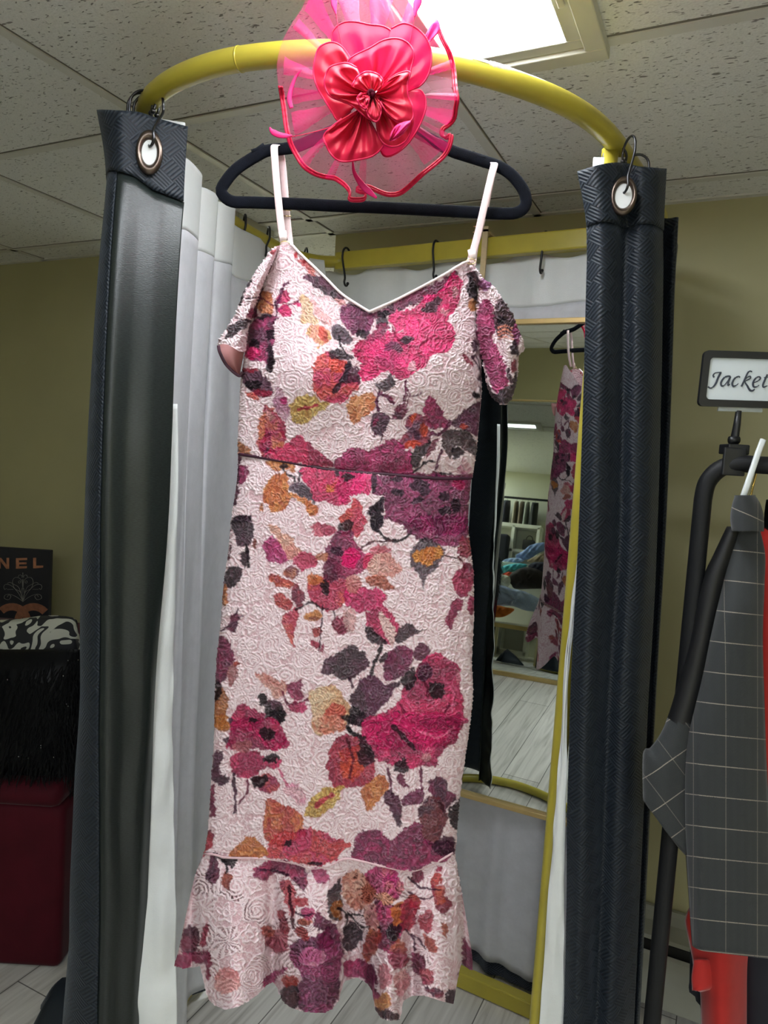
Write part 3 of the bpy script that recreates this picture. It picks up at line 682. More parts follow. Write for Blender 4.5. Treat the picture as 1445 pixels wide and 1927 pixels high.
# bodice, wearer's left
P('B', [(230, 440), (470, 325), (760, 175), (870, 115), (890, 160), (720, 300), (560, 380), (380, 450), (290, 480)], (116, 28, 72), (60, 28, 50)); B('B', 330, 440, 50, 30, BK); B('B', 310, 500, 40, 40, BK2, BK)
P('B', [(350, 480), (420, 430), (560, 400), (640, 300), (740, 280), (840, 130), (890, 150), (920, 260), (880, 400), (820, 480), (870, 560), (870, 660), (780, 740), (700, 740), (650, 830), (560, 900), (450, 950), (360, 880), (250, 940), (140, 930), (150, 830), (100, 750), (120, 670), (200, 640), (330, 600), (400, 560)], (232, 30, 116), (190, 24, 92), .8)
B('B', 866, 280, 24, 44, (228, 160, 172)); B('B', 800, 420, 34, 20, (226, 150, 165)); P('B', [(610, 420), (660, 350), (740, 310), (764, 370), (720, 430), (640, 445)], (98, 84, 94), (60, 50, 58)); B('B', 500, 640, 62, 36, (64, 50, 62), BK); B('B', 395, 700, 66, 50, (120, 50, 86), (90, 60, 76)); P('B', [(180, 640), (240, 580), (320, 520), (360, 560), (320, 620), (230, 660)], (168, 52, 96), (120, 36, 76)); B('B', 550, 850, 30, 40, (226, 170, 182)); B('B', 355, 780, 90, 60, (214, 60, 120), (170, 60, 100))
S('B', [(640, 600), (720, 560), (850, 560)], 14, (240, 120, 165)); S('B', [(380, 530), (440, 640), (560, 700), (700, 620)], 16, (150, 10, 70)); S('B', [(430, 580), (470, 570)], 16, (226, 180, 190))
P('B', [(280, 990), (350, 930), (390, 890), (410, 960), (370, 1010), (300, 1020)], (84, 72, 80), BK)
S('B', [(500, 940), (495, 1020), (500, 1080), (430, 1190)], 12, (116, 28, 76)); S('B', [(300, 1020), (272, 1100), (300, 1190)], 16, PL); P('B', [(300, 1040), (340, 1050), (420, 1110), (350, 1112)], (110, 40, 72), (160, 60, 96))
P('B', [(60, 1110), (130, 1060), (240, 1040), (262, 1130), (200, 1200), (120, 1280), (70, 1240)], (212, 148, 98), (196, 112, 60))
P('B', [(960, 140), (1040, 130), (1075, 200), (1030, 290), (1045, 370), (990, 330), (950, 240)], BK, (74, 60, 66)); B('B', 1000, 385, 26, 48, (196, 128, 66))
P('B', [(930, 740), (980, 760), (1000, 830), (980, 850)], (160, 46, 76)); B('B', 1025, 760, 17, 24, PL); B('B', 1020, 680, 24, 46, (140, 40, 80), PL); S('B', [(1000, 760), (1060, 900), (1090, 1060)], 13, PL); B('B', 1075, 905, 17, 24, PL); B('B', 1045, 940, 14, 20, PL); B('B', 1030, 1060, 34, 24, BK); S('B', [(1040, 760), (1050, 860), (1080, 920)], 10, PL)
P('B', [(1035, 400), (1060, 345), (1140, 365), (1175, 520), (1160, 640), (1220, 760), (1260, 900), (1275, 965), (1200, 1045), (1130, 970), (1090, 850), (1060, 720), (1028, 600)], (176, 50, 110), (136, 32, 84)); P('B', [(1175, 370), (1230, 330), (1300, 440), (1312, 560), (1210, 620), (1168, 520)], (60, 34, 44), BK)
for k in range(4): S('B', [(1190, 552+26*k), (1250, 540+26*k), (1320, 560+24*k)], 13, (236, 152, 132))
P('B', [(1310, 480), (1365, 560), (1345, 690), (1305, 640)], (156, 56, 108), (110, 40, 84)); B('B', 1215, 490, 30, 36, BK); P('B', [(1300, 630), (1355, 690), (1352, 775), (1285, 745)], BK, BK2); P('B', [(1265, 860), (1300, 880), (1310, 950), (1270, 940)], (70, 50, 60), BK)
P('B', [(1100, 960), (1180, 1050), (1290, 960), (1345, 870), (1335, 970), (1300, 1070), (1255, 1135), (1190, 1115), (1120, 1055)], BK, (66, 54, 62)); P('B', [(1050, 190), (1100, 170), (1150, 220), (1090, 260), (1050, 260)], (110, 40, 90), (150, 110, 150)); B('B', 1320, 840, 26, 40, (150, 60, 80))
# waist band, wearer's right
P('C', [(690, 260), (760, 170), (880, 115), (980, 150), (1020, 190), (1115, 208), (1060, 270), (980, 330), (880, 425), (770, 435), (695, 350)], (212, 182, 108), (190, 154, 76)); S('C', [(770, 300), (880, 260), (1000, 228)], 34, (206, 62, 92))
P('C', [(530, 40), (620, 70), (680, 170), (690, 300), (640, 380), (560, 300)], (176, 118, 146), (200, 160, 176)); B('C', 650, 180, 42, 54, (182, 56, 112))
P('C', [(370, 430), (430, 330), (460, 220), (530, 270), (600, 400), (632, 620), (640, 660), (560, 700), (420, 775), (370, 690), (355, 560)], (194, 104, 62), (168, 52, 84)); P('C', [(460, 460), (520, 640), (480, 745), (380, 700), (420, 560)], (176, 44, 84), (130, 34, 76)); P('C', [(460, 280), (520, 300), (530, 400), (480, 400)], (214, 150, 150)); B('C', 510, 710, 44, 26, PL); P('C', [(590, 390), (640, 420), (640, 620), (590, 560)], (196, 52, 90))
P('C', [(400, 785), (520, 700), (650, 650), (760, 550), (860, 610), (960, 680), (1060, 750), (1155, 850), (1130, 895), (960, 885), (700, 835), (480, 800)], (204, 38, 92), (150, 24, 72), .8)
P('C', [(160, 620), (190, 600), (270, 690), (315, 775), (200, 755), (150, 722)], (190, 126, 78), (160, 98, 56)); P('C', [(140, 850), (230, 870), (274, 930), (250, 1035), (180, 1065), (140, 1000)], (168, 36, 98), (120, 30, 76)); S('C', [(172, 760), (148, 900), (148, 1100), (110, 1290)], 34, (84, 26, 62))
P('C', [(455, 820), (560, 808), (755, 862), (745, 935), (640, 925), (580, 935), (490, 885)], (196, 126, 66), (170, 96, 50)); B('C', 645, 890, 44, 34, BK); S('C', [(620, 900), (660, 960), (740, 978), (748, 1045)], 24, BK); S('C', [(820, 890), (792, 1035)], 30, BK2)
P('C', [(410, 1140), (450, 1020), (540, 980), (650, 960), (700, 1060), (700, 1160), (860, 1200), (960, 1270), (985, 1370), (900, 1375), (860, 1290), (740, 1210), (690, 1270), (600, 1335), (540, 1355), (480, 1295), (420, 1265)], (212, 140, 70), (194, 104, 48)); P('C', [(690, 1100), (790, 1035), (870, 1060), (935, 1160), (965, 1245), (880, 1205), (740, 1165)], (92, 76, 90), (60, 50, 62)); P('C', [(375, 1290), (420, 1270), (420, 1345), (385, 1340)], (206, 130, 80))
P('C', [(830, 895), (900, 878), (1060, 900), (1180, 930), (1450, 930), (1450, 1150), (1340, 1185), (1300, 1265), (1170, 1265), (1050, 1225), (960, 1225), (900, 1090), (840, 1000)], (220, 46, 104), (180, 32, 84), .8); B('C', 1110, 1110, 56, 40, (206, 120, 70)); B('C', 1200, 1070, 70, 42, (206, 74, 76)); B('C', 1250, 975, 100, 58, BK, BK2); B('C', 1090, 970, 70, 50, (180, 70, 100))
B('C', 200, 1425, 92, 48, BK)
# waist band, wearer's left
P('D', [(300, 330), (350, 290), (460, 310), (480, 400), (440, 490), (400, 505), (330, 480), (300, 400)], (108, 52, 84), (64, 36, 56)); S('D', [(390, 90), (350, 180), (372, 285)], 26, (96, 40, 74)); S('D', [(330, 525), (350, 480)], 14, WN); S('D', [(415, 490), (402, 565)], 18, (100, 34, 66)); B('D', 350, 390, 22, 40, (170, 60, 104))
P('D', [(490, 335), (540, 230), (620, 200), (655, 260), (600, 345), (520, 355)], (120, 46, 76), PL); S('D', [(640, -10), (640, 60), (608, 185)], 20, (112, 30, 74)); S('D', [(640, 60), (675, 120), (640, 225)], 14, (120, 34, 80)); P('D', [(400, 90), (470, 120), (545, 195), (480, 192), (420, 150)], (110, 60, 84), (190, 70, 110)); S('D', [(700, 140), (760, 110), (800, 90)], 14, (100, 60, 80))
P('D', [(630, 350), (700, 300), (760, 290), (830, 320), (855, 420), (905, 520), (850, 595), (760, 645), (650, 625), (590, 592), (600, 530), (640, 480)], (168, 60, 86), (104, 62, 92)); P('D', [(690, 310), (735, 290), (740, 350), (680, 400)], (216, 92, 62)); B('D', 830, 460, 34, 60, (204, 84, 62)); B('D', 700, 605, 90, 30, (214, 84, 64)); B('D', 745, 520, 50, 60, (96, 60, 86))
P('D', [(820, 170), (900, 150), (962, 210), (1002, 300), (1064, 370), (1030, 432), (900, 442), (840, 380)], (164, 30, 94), (120, 26, 76)); P('D', [(1085, 385), (1200, 280), (1290, 220), (1392, 205), (1380, 300), (1345, 450), (1325, 525), (1280, 500), (1180, 462)], (98, 32, 76), (64, 24, 54)); B('D', 1190, 430, 34, 28, (196, 80, 70)); S('D', [(880, 480), (960, 512), (1050, 420), (1082, 365)], 38, (108, 26, 76)); B('D', 1320, 130, 40, 26, BK); S('D', [(1350, 30), (1390, 180)], 14, PL)
P('D', [(980, 560), (1000, 490), (1100, 458), (1240, 478), (1306, 560), (1318, 705), (1240, 705), (1180, 640), (1120, 640), (1080, 722), (1010, 672)], (46, 38, 44), (84, 70, 74)); B('D', 1140, 685, 66, 46, (60, 54, 60), BK)
P('D', [(690, 682), (720, 650), (800, 622), (862, 565), (886, 600), (862, 684), (800, 742), (730, 815), (690, 795)], (50, 42, 46), BK); P('D', [(880, 600), (936, 556), (932, 622), (880, 712), (846, 742)], (156, 80, 98), (120, 60, 80))
P('D', [(-10, 720), (60, 650), (150, 630), (280, 660), (340, 640), (480, 560), (560, 540), (640, 620), (692, 690), (705, 850), (690, 895), (-10, 865)], (186, 44, 112), (140, 34, 84), .9); S('D', [(700, 870), (830, 780), (935, 780)], 22, BK); S('D', [(985, 645), (960, 760), (918, 862)], 22, (106, 30, 78)); P('D', [(1140, 830), (1190, 740), (1250, 760), (1250, 880), (1160, 890)], (176, 90, 130), (220, 180, 190)); P('D', [(680, 865), (940, 880), (1290, 902), (1290, 935), (940, 935), (480, 908)], (120, 26, 70), WN); S('D', [(950, 885), (1090, 880)], 16, BK)
P('D', [(-10, 882), (280, 900), (300, 1000), (280, 1085), (130, 1105), (-10, 1155)], (222, 52, 118), (180, 44, 94)); B('D', 60, 925, 74, 40, BK)
P('D', [(290, 920), (480, 908), (1265, 930), (1255, 1200), (1245, 1460), (850, 1460), (700, 1405), (640, 1385), (520, 1335), (415, 1335), (430, 1100), (350, 1085), (300, 1000)], (146, 40, 96), (104, 28, 72), .9)
for c in ((330, 960, 44, 90), (560, 1060, 52, 40), (760, 990, 90, 60), (820, 1050, 60, 50), (750, 1140, 74, 34), (1000, 1100, 60, 50), (560, 930, 60, 30), (1010, 1240, 60, 40), (1120, 1190, 50, 60)): B('D', *c, (70, 52, 66), (50, 36, 48))
B('D', 1150, 980, 50, 50, (186, 40, 100)); P('D', [(350, 1130), (400, 1110), (432, 1130), (402, 1260), (412, 1350), (370, 1445), (300, 1392), (280, 1300), (320, 1180)], BK, (64, 54, 60))
# upper skirt
P('5', [(850, 250), (880, 210), (920, 205), (905, 280), (910, 340), (880, 372), (840, 312)], BK, BK2); S('5', [(885, 370), (930, 412), (1000, 422), (1052, 375)], 15, BK); S('5', [(780, 470), (850, 430), (960, 420)], 10, (90, 50, 60))
P('5', [(1080, 415), (1260, 444), (1340, 400), (1345, 300), (1100, 300), (1020, 340)], (146, 40, 94), (104, 28, 72), .9)
P('5', [(690, 310), (740, 260), (765, 205), (812, 260), (822, 330), (790, 405), (740, 380)], (200, 78, 66), (190, 52, 84)); B('5', 725, 355, 36, 36, (50, 34, 44))
P('5', [(545, 345), (620, 338), (684, 370), (630, 398), (570, 386)], (196, 96, 114), (170, 60, 90)); P('5', [(650, 420), (690, 370), (760, 380), (782, 440), (832, 500), (872, 520), (832, 560), (760, 602), (700, 622), (640, 570), (608, 500)], (160, 40, 92), (110, 30, 72), .8); B('5', 745, 510, 46, 54, MG, MG2); B('5', 680, 470, 30, 30, PL); B('5', 840, 520, 30, 40, (206, 60, 100))
P('5', [(315, 430), (350, 400), (402, 440), (444, 520), (360, 532), (318, 490)], (178, 50, 114), (140, 40, 92)); P('5', [(330, 340), (420, 380), (490, 460), (502, 500), (440, 490), (370, 410)], (220, 170, 150), (210, 140, 120)); B('5', 520, 522, 58, 46, (196, 66, 104), (170, 50, 80)); B('5', 600, 505, 34, 24, (216, 140, 110)); B('5', 450, 480, 34, 44, (214, 150, 140))
P('5', [(330, 603), (380, 598), (464, 630), (450, 664), (390, 652)], (196, 90, 62), (170, 56, 60)); P('5', [(350, 688), (400, 688), (458, 730), (440, 768), (380, 752)], (196, 92, 64), (170, 60, 64)); P('5', [(460, 660), (485, 636), (514, 700), (495, 754), (465, 730)], (160, 50, 68), (110, 36, 60)); B('5', 450, 580, 36, 26, (120, 60, 80), (190, 120, 90))
P('5', [(530, 640), (620, 600), (700, 620), (754, 650), (710, 740), (660, 772), (590, 754), (536, 700)], (202, 80, 68), (176, 46, 84)); B('5', 620, 660, 20, 48, BK); P('5', [(700, 690), (760, 650), (830, 660), (902, 670), (914, 740), (830, 778), (740, 762)], (178, 34, 92), (206, 40, 106), .7); B('5', 570, 620, 40, 30, (210, 120, 70)); B('5', 760, 640, 46, 40, (214, 160, 150), (190, 110, 110)); B('5', 655, 570, 50, 60, (120, 40, 72), (90, 36, 62))
P('5', [(840, 540), (900, 470), (960, 500), (1002, 570), (930, 612), (870, 600)], (218, 176, 164), (214, 150, 140)); P('5', [(820, 620), (880, 590), (964, 660), (900, 664)], (210, 116, 92)); P('5', [(840, 470), (900, 440), (950, 470), (880, 500)], (206, 110, 124))
P('5', [(1050, 480), (1100, 415), (1190, 430), (1224, 490), (1180, 560), (1132, 602), (1120, 672), (1100, 602), (1060, 552)], (96, 86, 94), (66, 58, 66)); P('5', [(1060, 482), (1120, 462), (1200, 450), (1204, 510), (1140, 545), (1080, 530)], (214, 146, 76), (200, 120, 60))
P('5', [(1280, 440), (1350, 405), (1352, 500), (1300, 504)], (170, 70, 70), (140, 40, 66)); P('5', [(1270, 600), (1340, 530), (1376, 620), (1335, 694), (1280, 684)], (170, 44, 86), (120, 34, 70)); P('5', [(1250, 760), (1290, 710), (1325, 730), (1270, 824), (1240, 868), (1228, 810)], (156, 34, 80), (116, 26, 66)); B('5', 1360, 740, 22, 54, (176, 46, 96)); S('5', [(1290, 500), (1320, 560), (1300, 620)], 10, (120, 40, 60)); S('5', [(1220, 500), (1290, 510)], 7, (90, 50, 60))
P('5', [(155, 340), (200, 287), (250, 320), (258, 390), (220, 442), (170, 432)], (46, 36, 46), (66, 40, 58)); S('5', [(220, 430), (236, 560)], 12, BK); B('5', 215, 510, 22, 44, (50, 34, 46)); P('5', [(115, 590), (150, 547), (202, 570), (192, 622), (140, 664), (108, 640)], BK, BK2); B('5', 265, 435, 14, 26, (150, 70, 60)); S('5', [(150, 440), (135, 520)], 12, (90, 40, 60))
P('5', [(130, 845), (150, 790), (192, 796), (178, 872), (130, 866)], (110, 34, 66), PL); S('5', [(92, 878), (140, 850)], 9, PL); S('5', [(165, 800), (185, 760)], 9, PL); S('5', [(180, 815), (208, 800)], 9, PL)
P('5', [(80, 900), (132, 915), (152, 1000), (132, 1082), (88, 1135), (66, 1060)], (130, 30, 76), (90, 26, 60)); B('5', 152, 1090, 26, 60, (196, 130, 132)); B('5', 168, 1045, 20, 16, (190, 90, 80)); P('5', [(66, 1180), (110, 1158), (128, 1250), (124, 1356), (58, 1356)], (182, 116, 62), (150, 88, 48)); B('5', 78, 1170, 16, 60, BK); B('5', 112, 700, 14, 50, (190, 120, 70))
P('5', [(405, 810), (440, 775), (480, 758), (488, 800), (468, 880), (456, 950), (420, 880)], (200, 92, 80), (180, 60, 84)); P('5', [(550, 940), (575, 918), (592, 950), (565, 968)], (196, 60, 90)); B('5', 695, 850, 40, 42, (166, 40, 78), (120, 30, 62)); P('5', [(550, 870), (592, 852), (602, 892), (575, 902)], (190, 80, 80)); S('5', [(470, 770), (550, 730), (600, 762), (640, 760)], 11, (60, 40, 50)); S('5', [(610, 740), (600, 850), (588, 980)], 8, PL); B('5', 742, 820, 34, 56, (218, 172, 172)); B('5', 560, 800, 40, 24, (120, 60, 50), (200, 130, 70)); B('5', 605, 965, 12, 22, (160, 60, 90)); S('5', [(660, 770), (670, 820)], 7, PL)
P('5', [(830, 790), (880, 750), (940, 770), (982, 840), (974, 920), (935, 948), (880, 900), (840, 850)], (196, 40, 96), (160, 34, 82)); P('5', [(890, 795), (930, 800), (968, 880), (966, 950), (920, 900)], (226, 196, 192), (214, 170, 170)); P('5', [(820, 870), (850, 850), (912, 910), (932, 942), (860, 938)], (84, 58, 70), BK); P('5', [(970, 920), (985, 860), (1040, 833), (1070, 870), (1122, 870), (1050, 908), (1010, 932)], (72, 56, 64), (48, 38, 48))
P('5', [(595, 1066), (650, 1000), (720, 958), (780, 963), (844, 1020), (822, 1072), (740, 1118), (660, 1102)], (72, 34, 58), (46, 30, 42)); S('5', [(735, 1110), (760, 1160)], 11, PL); S('5', [(910, 945), (870, 1030), (850, 1110)], 18, BK); P('5', [(890, 1010), (930, 984), (962, 1010), (930, 1042), (890, 1042)], (60, 40, 52), BK)
P('5', [(915, 1080), (930, 1000), (990, 948), (1052, 970), (1062, 1030), (1020, 1092), (940, 1122)], (130, 34, 84), (90, 28, 64)); P('5', [(1060, 980), (1100, 938), (1148, 970), (1132, 1022), (1070, 1012)], (96, 40, 68), PL); P('5', [(760, 1190), (800, 1120), (860, 1103), (922, 1140), (1000, 1130), (960, 1200), (900, 1262), (840, 1332), (780, 1302), (750, 1240)], (84, 28, 66), (54, 26, 46)); B('5', 770, 1310, 46, 46, (50, 36, 48), BK)
P('5', [(1100, 1040), (1180, 988), (1262, 1030), (1294, 1060), (1304, 1180), (1314, 1300), (1294, 1400), (1230, 1460), (820, 1460), (840, 1370), (900, 1290), (980, 1250), (1000, 1180), (1060, 1110)], (206, 30, 98), (150, 22, 76), .9); B('5', 1180, 1172, 40, 44, BK); S('5', [(1000, 1240), (1060, 1340), (1160, 1345), (1250, 1240)], 14, (110, 12, 54)); S('5', [(980, 1280), (1000, 1360), (1080, 1402)], 40, (66, 26, 50)); S('5', [(1090, 1100), (1130, 1150), (1140, 1220)], 16, (120, 14, 58)); B('5', 1120, 1080, 40, 50, (100, 30, 60), PL); S('5', [(1020, 1200), (1080, 1300), (1180, 1310)], 12, (226, 96, 140)); S('5', [(1210, 1110), (1270, 1190), (1260, 1280)], 12, (226, 110, 150)); B('5', 1285, 1110, 14, 30, (220, 130, 150)); P('5', [(1000, 1120), (1060, 1060), (1080, 1120), (1040, 1180)], (66, 26, 52), BK)
P('5', [(260, 1092), (350, 1110), (434, 1150), (390, 1212), (340, 1182)], (212, 160, 148), (200, 130, 120)); P('5', [(430, 1150), (504, 1118), (492, 1180), (514, 1212), (450, 1222)], (166, 54, 96), (130, 44, 80)); B('5', 480, 1255, 42, 30, (186, 50, 100)); P('5', [(310, 1235), (380, 1220), (424, 1280), (402, 1332), (340, 1332)], (80, 28, 58), BK); B('5', 380, 1300, 46, 36, BK); B('5', 300, 1220, 22, 26, BK); S('5', [(400, 1170), (430, 1240), (510, 1230), (560, 1215)], 9, (120, 30, 70))
P('5', [(175, 1258), (230, 1243), (270, 1270), (324, 1290), (302, 1352), (250, 1384), (190, 1372), (150, 1332)], (190, 36, 90), (150, 26, 76), .7); B('5', 240, 1335, 32, 22, BK); P('5', [(130, 1330), (160, 1318), (192, 1372), (170, 1405)], PL); P('5', [(250, 1400), (330, 1368), (404, 1400), (424, 1460), (140, 1460)], (176, 34, 90), (130, 26, 70)); B('5', 320, 1395, 32, 26, BK); B('5', 130, 1430, 30, 20, PL)
P('5', [(540, 1190), (620, 1148), (704, 1190), (744, 1260), (722, 1342), (640, 1394), (566, 1384), (548, 1290)], (220, 192, 158), (214, 170, 128)); B('5', 665, 1300, 56, 58, (208, 124, 98), (196, 90, 80)); S('5', [(720, 1350), (780, 1402), (856, 1412)], 24, (50, 34, 44))
# lower skirt
P('6', [(270, 20), (400, -10), (480, 10), (524, 90), (480, 142), (430, 132), (380, 90), (300, 112), (246, 142), (270, 70)], (190, 34, 92), (150, 26, 76), .7); B('6', 440, 75, 36, 30, BK); B('6', 380, 10, 26, 14, BK); P('6', [(268, 190), (330, 148), (400, 148), (440, 190), (504, 190), (492, 224), (420, 234), (390, 264), (306, 274)], (190, 40, 92), (150, 28, 76), .7); B('6', 460, 185, 36, 22, BK); P('6', [(370, 280), (440, 260), (494, 290), (492, 334), (420, 334)], (140, 34, 76), (180, 70, 76)); B('6', 400, 290, 36, 26, BK); S('6', [(290, 250), (293, 435)], 14, PL); S('6', [(350, 280), (345, 340), (305, 395)], 11, (120, 40, 72)); B('6', 330, 130, 40, 26, (206, 120, 130))
P('6', [(188, 250), (215, 140), (238, 180), (232, 250), (276, 280), (240, 314), (198, 294)], (72, 24, 54), BK); P('6', [(180, 320), (206, 330), (202, 444), (180, 432)], (120, 26, 64), WN); P('6', [(194, -5), (250, -5), (268, 40), (240, 62), (194, 34)], (186, 116, 60), (160, 90, 50))
P('6', [(640, -5), (740, -5), (794, 40), (740, 72), (690, 82)], (218, 178, 150), (206, 130, 110)); P('6', [(780, -5), (932, -5), (934, 32), (840, 42), (790, 22)], (56, 34, 48), BK); S('6', [(800, 45), (860, 92), (904, 92)], 18, BK)
P('6', [(905, -10), (1326, -10), (1314, 70), (1250, 132), (1204, 212), (1110, 224), (1000, 218), (930, 182), (886, 110)], (206, 32, 102), (156, 24, 80), .9); B('6', 1160, 185, 24, 20, (220, 150, 160)); S('6', [(1000, 30), (1060, 90), (1110, 150)], 22, (70, 26, 50)); S('6', [(1130, 60), (1220, 90), (1290, 40)], 10, (232, 110, 150))
P('6', [(715, 220), (740, 118), (800, 72), (880, 110), (924, 200), (922, 284), (850, 314), (760, 324), (718, 284)], (176, 44, 72), (150, 30, 68), .7); P('6', [(770, 160), (850, 130), (884, 200), (830, 284), (780, 262)], (208, 88, 66), (180, 60, 64)); P('6', [(850, 86), (900, 118), (926, 192), (862, 224)], (70, 30, 50), BK); S('6', [(800, 90), (830, 190), (810, 280)], 12, (110, 30, 50))
P('6', [(1008, 222), (1060, 188), (1084, 236), (1040, 258)], BK, BK2); S('6', [(985, 230), (1000, 300), (1012, 375)], 12, (110, 40, 76)); S('6', [(1138, 220), (1142, 335)], 12, (116, 34, 76)); P('6', [(606, 444), (640, 370), (690, 318), (794, 318), (750, 382), (700, 432), (640, 454)], (206, 172, 92), (184, 146, 66)); S('6', [(655, 405), (745, 342)], 20, (196, 70, 90)); P('6', [(520, 310), (570, 298), (614, 350), (602, 404), (550, 372)], (216, 140, 168), (224, 180, 190)); S('6', [(490, 230), (530, 310)], 10, (206, 110, 140))
P('6', [(868, 332), (900, 290), (972, 258), (992, 332), (940, 372), (900, 416), (880, 392)], (208, 134, 74), (186, 104, 56)); P('6', [(968, 370), (1000, 328), (1054, 380), (1052, 440), (1040, 494), (998, 430)], (82, 30, 62), (54, 24, 46)); P('6', [(1058, 392), (1090, 338), (1144, 328), (1154, 370), (1110, 400)], (110, 34, 76), PL); P('6', [(1030, 258), (1070, 288), (1084, 322), (1040, 302)], (126, 44, 84), WN); P('6', [(1168, 302), (1230, 266), (1272, 340), (1294, 370), (1240, 434), (1208, 380)], (122, 30, 78), PL); P('6', [(1138, 392), (1220, 356), (1254, 420), (1244, 512), (1180, 586), (1128, 490)], (66, 30, 52), (110, 40, 50)); P('6', [(1256, 444), (1322, 364), (1314, 484), (1290, 506)], BK)
P('6', [(423, 474), (450, 376), (500, 388), (584, 430), (604, 490), (604, 544), (500, 584), (438, 564)], (202, 116, 66), (178, 70, 62)); P('6', [(436, 594), (480, 530), (600, 510), (650, 502), (744, 540), (816, 570), (780, 622), (720, 664), (650, 680), (560, 654), (430, 644)], (184, 40, 88), (196, 66, 70), .9); B('6', 545, 570, 22, 18, BK); B('6', 655, 660, 40, 14, BK); P('6', [(266, 634), (310, 580), (350, 536), (404, 570), (438, 634)], (208, 138, 74), (186, 108, 58)); P('6', [(238, 640), (312, 634), (290, 668), (240, 668)], BK)
P('6', [(828, 592), (850, 528), (900, 503), (960, 520), (1000, 560), (1060, 500), (1120, 478), (1174, 560), (1288, 568), (1288, 624), (1180, 664), (1090, 694), (960, 674), (838, 644)], (160, 28, 92), (112, 24, 72), .9); P('6', [(158, 530), (186, 516), (188, 584), (150, 624)], (170, 50, 66), WN); P('6', [(1200, 560), (1290, 540), (1292, 620), (1210, 610)], (70, 24, 52), PL)
# flounce
P('6', [(166, 684), (190, 618), (218, 660), (224, 712), (200, 760), (172, 722)], (100, 28, 62), PL); B('6', 258, 742, 26, 42, (150, 70, 52), (90, 40, 44)); S('6', [(196, 616), (250, 660), (258, 710)], 13, BK)
P('6', [(380, 682), (460, 656), (560, 662), (614, 690), (604, 784), (560, 742), (480, 704), (440, 748), (396, 722)], (176, 42, 94), (110, 30, 70)); P('6', [(506, 738), (560, 758), (574, 830), (552, 904), (518, 830)], (160, 70, 100), (190, 80, 90)); S('6', [(400, 690), (470, 690), (540, 720)], 12, PL); S('6', [(540, 760), (548, 860), (560, 960)], 16, (90, 34, 52)); B('6', 600, 840, 34, 24, (110, 50, 50), (170, 60, 70)); B('6', 620, 890, 30, 22, (186, 60, 110)); B('6', 610, 930, 34, 20, (190, 90, 70))
P('6', [(716, 800), (772, 726), (778, 850), (762, 924), (718, 914), (710, 850)], BK, (70, 60, 60)); P('6', [(728, 850), (770, 836), (772, 912), (738, 904)], (196, 124, 56), (150, 90, 46)); P('6', [(788, 730), (850, 698), (924, 760), (914, 832), (850, 874), (798, 832)], (216, 172, 156), (200, 130, 110)); P('6', [(886, 700), (960, 676), (1026, 700), (1024, 784), (950, 804), (898, 760)], (188, 56, 116), (150, 46, 90)); P('6', [(926, 830), (1010, 848), (1066, 900), (1054, 1002), (990, 1066), (926, 1022), (938, 920)], (178, 34, 96), (110, 26, 66), .9); B('6', 1012, 972, 40, 46, (60, 26, 46), BK); B('6', 900, 800, 40, 40, (190, 100, 80)); S('6', [(800, 890), (900, 908), (960, 970)], 11, BK); S('6', [(800, 880), (870, 950), (930, 940)], 9, BK); S('6', [(1080, 790), (1150, 822), (1210, 800)], 9, PL); B('6', 1035, 890, 30, 50, (196, 110, 60)); B('6', 980, 820, 50, 24, (216, 150, 120))
for q, c in (([(1178, 752), (1200, 716), (1246, 730), (1200, 764)], (190, 70, 66)), ([(1098, 702), (1130, 686), (1146, 732), (1100, 750)], (130, 36, 70)), ([(1208, 862), (1260, 816), (1276, 870), (1230, 894)], (150, 46, 70)), ([(1128, 962), (1140, 898), (1194, 888), (1182, 974)], (170, 64, 80)), ([(1148, 988), (1200, 1008), (1216, 1064), (1180, 1064)], (184, 84, 70)), ([(1086, 1092), (1130, 1066), (1164, 1110), (1142, 1166), (1098, 1144)], (126, 34, 76)), ([(1080, 820), (1120, 800), (1130, 860), (1090, 880)], (180, 76, 70)), ([(1230, 930), (1254, 940), (1250, 1010), (1232, 980)], (180, 100, 80)), ([(1200, 680), (1236, 676), (1230, 706), (1206, 710)], (170, 46, 84))): P('6', q, c)
S('6', [(1090, 980), (1130, 1010), (1160, 1050)], 8, PL); P('6', [(778, 1002), (820, 926), (864, 970), (858, 1022), (798, 1064)], BK, BK2); P('6', [(538, 1050), (600, 998), (690, 976), (740, 946), (774, 1000), (784, 1100), (774, 1170), (764, 1284), (700, 1346), (598, 1340), (566, 1250), (590, 1160), (548, 1120)], (144, 42, 98), (96, 30, 72), .9); B('6', 640, 1085, 56, 44, (206, 150, 172), (176, 90, 130)); B('6', 700, 1010, 40, 40, (120, 30, 76)); P('6', [(506, 1232), (560, 1186), (584, 1260), (572, 1316), (516, 1296)], (70, 40, 46), BK); B('6', 545, 1190, 34, 24, (190, 70, 60)); P('6', [(426, 1192), (460, 1148), (524, 1128), (504, 1162), (438, 1236)], (160, 44, 98), (120, 40, 80)); P('6', [(796, 1110), (860, 1098), (924, 1130), (934, 1214), (880, 1184), (798, 1174)], (176, 52, 108), (110, 36, 76))
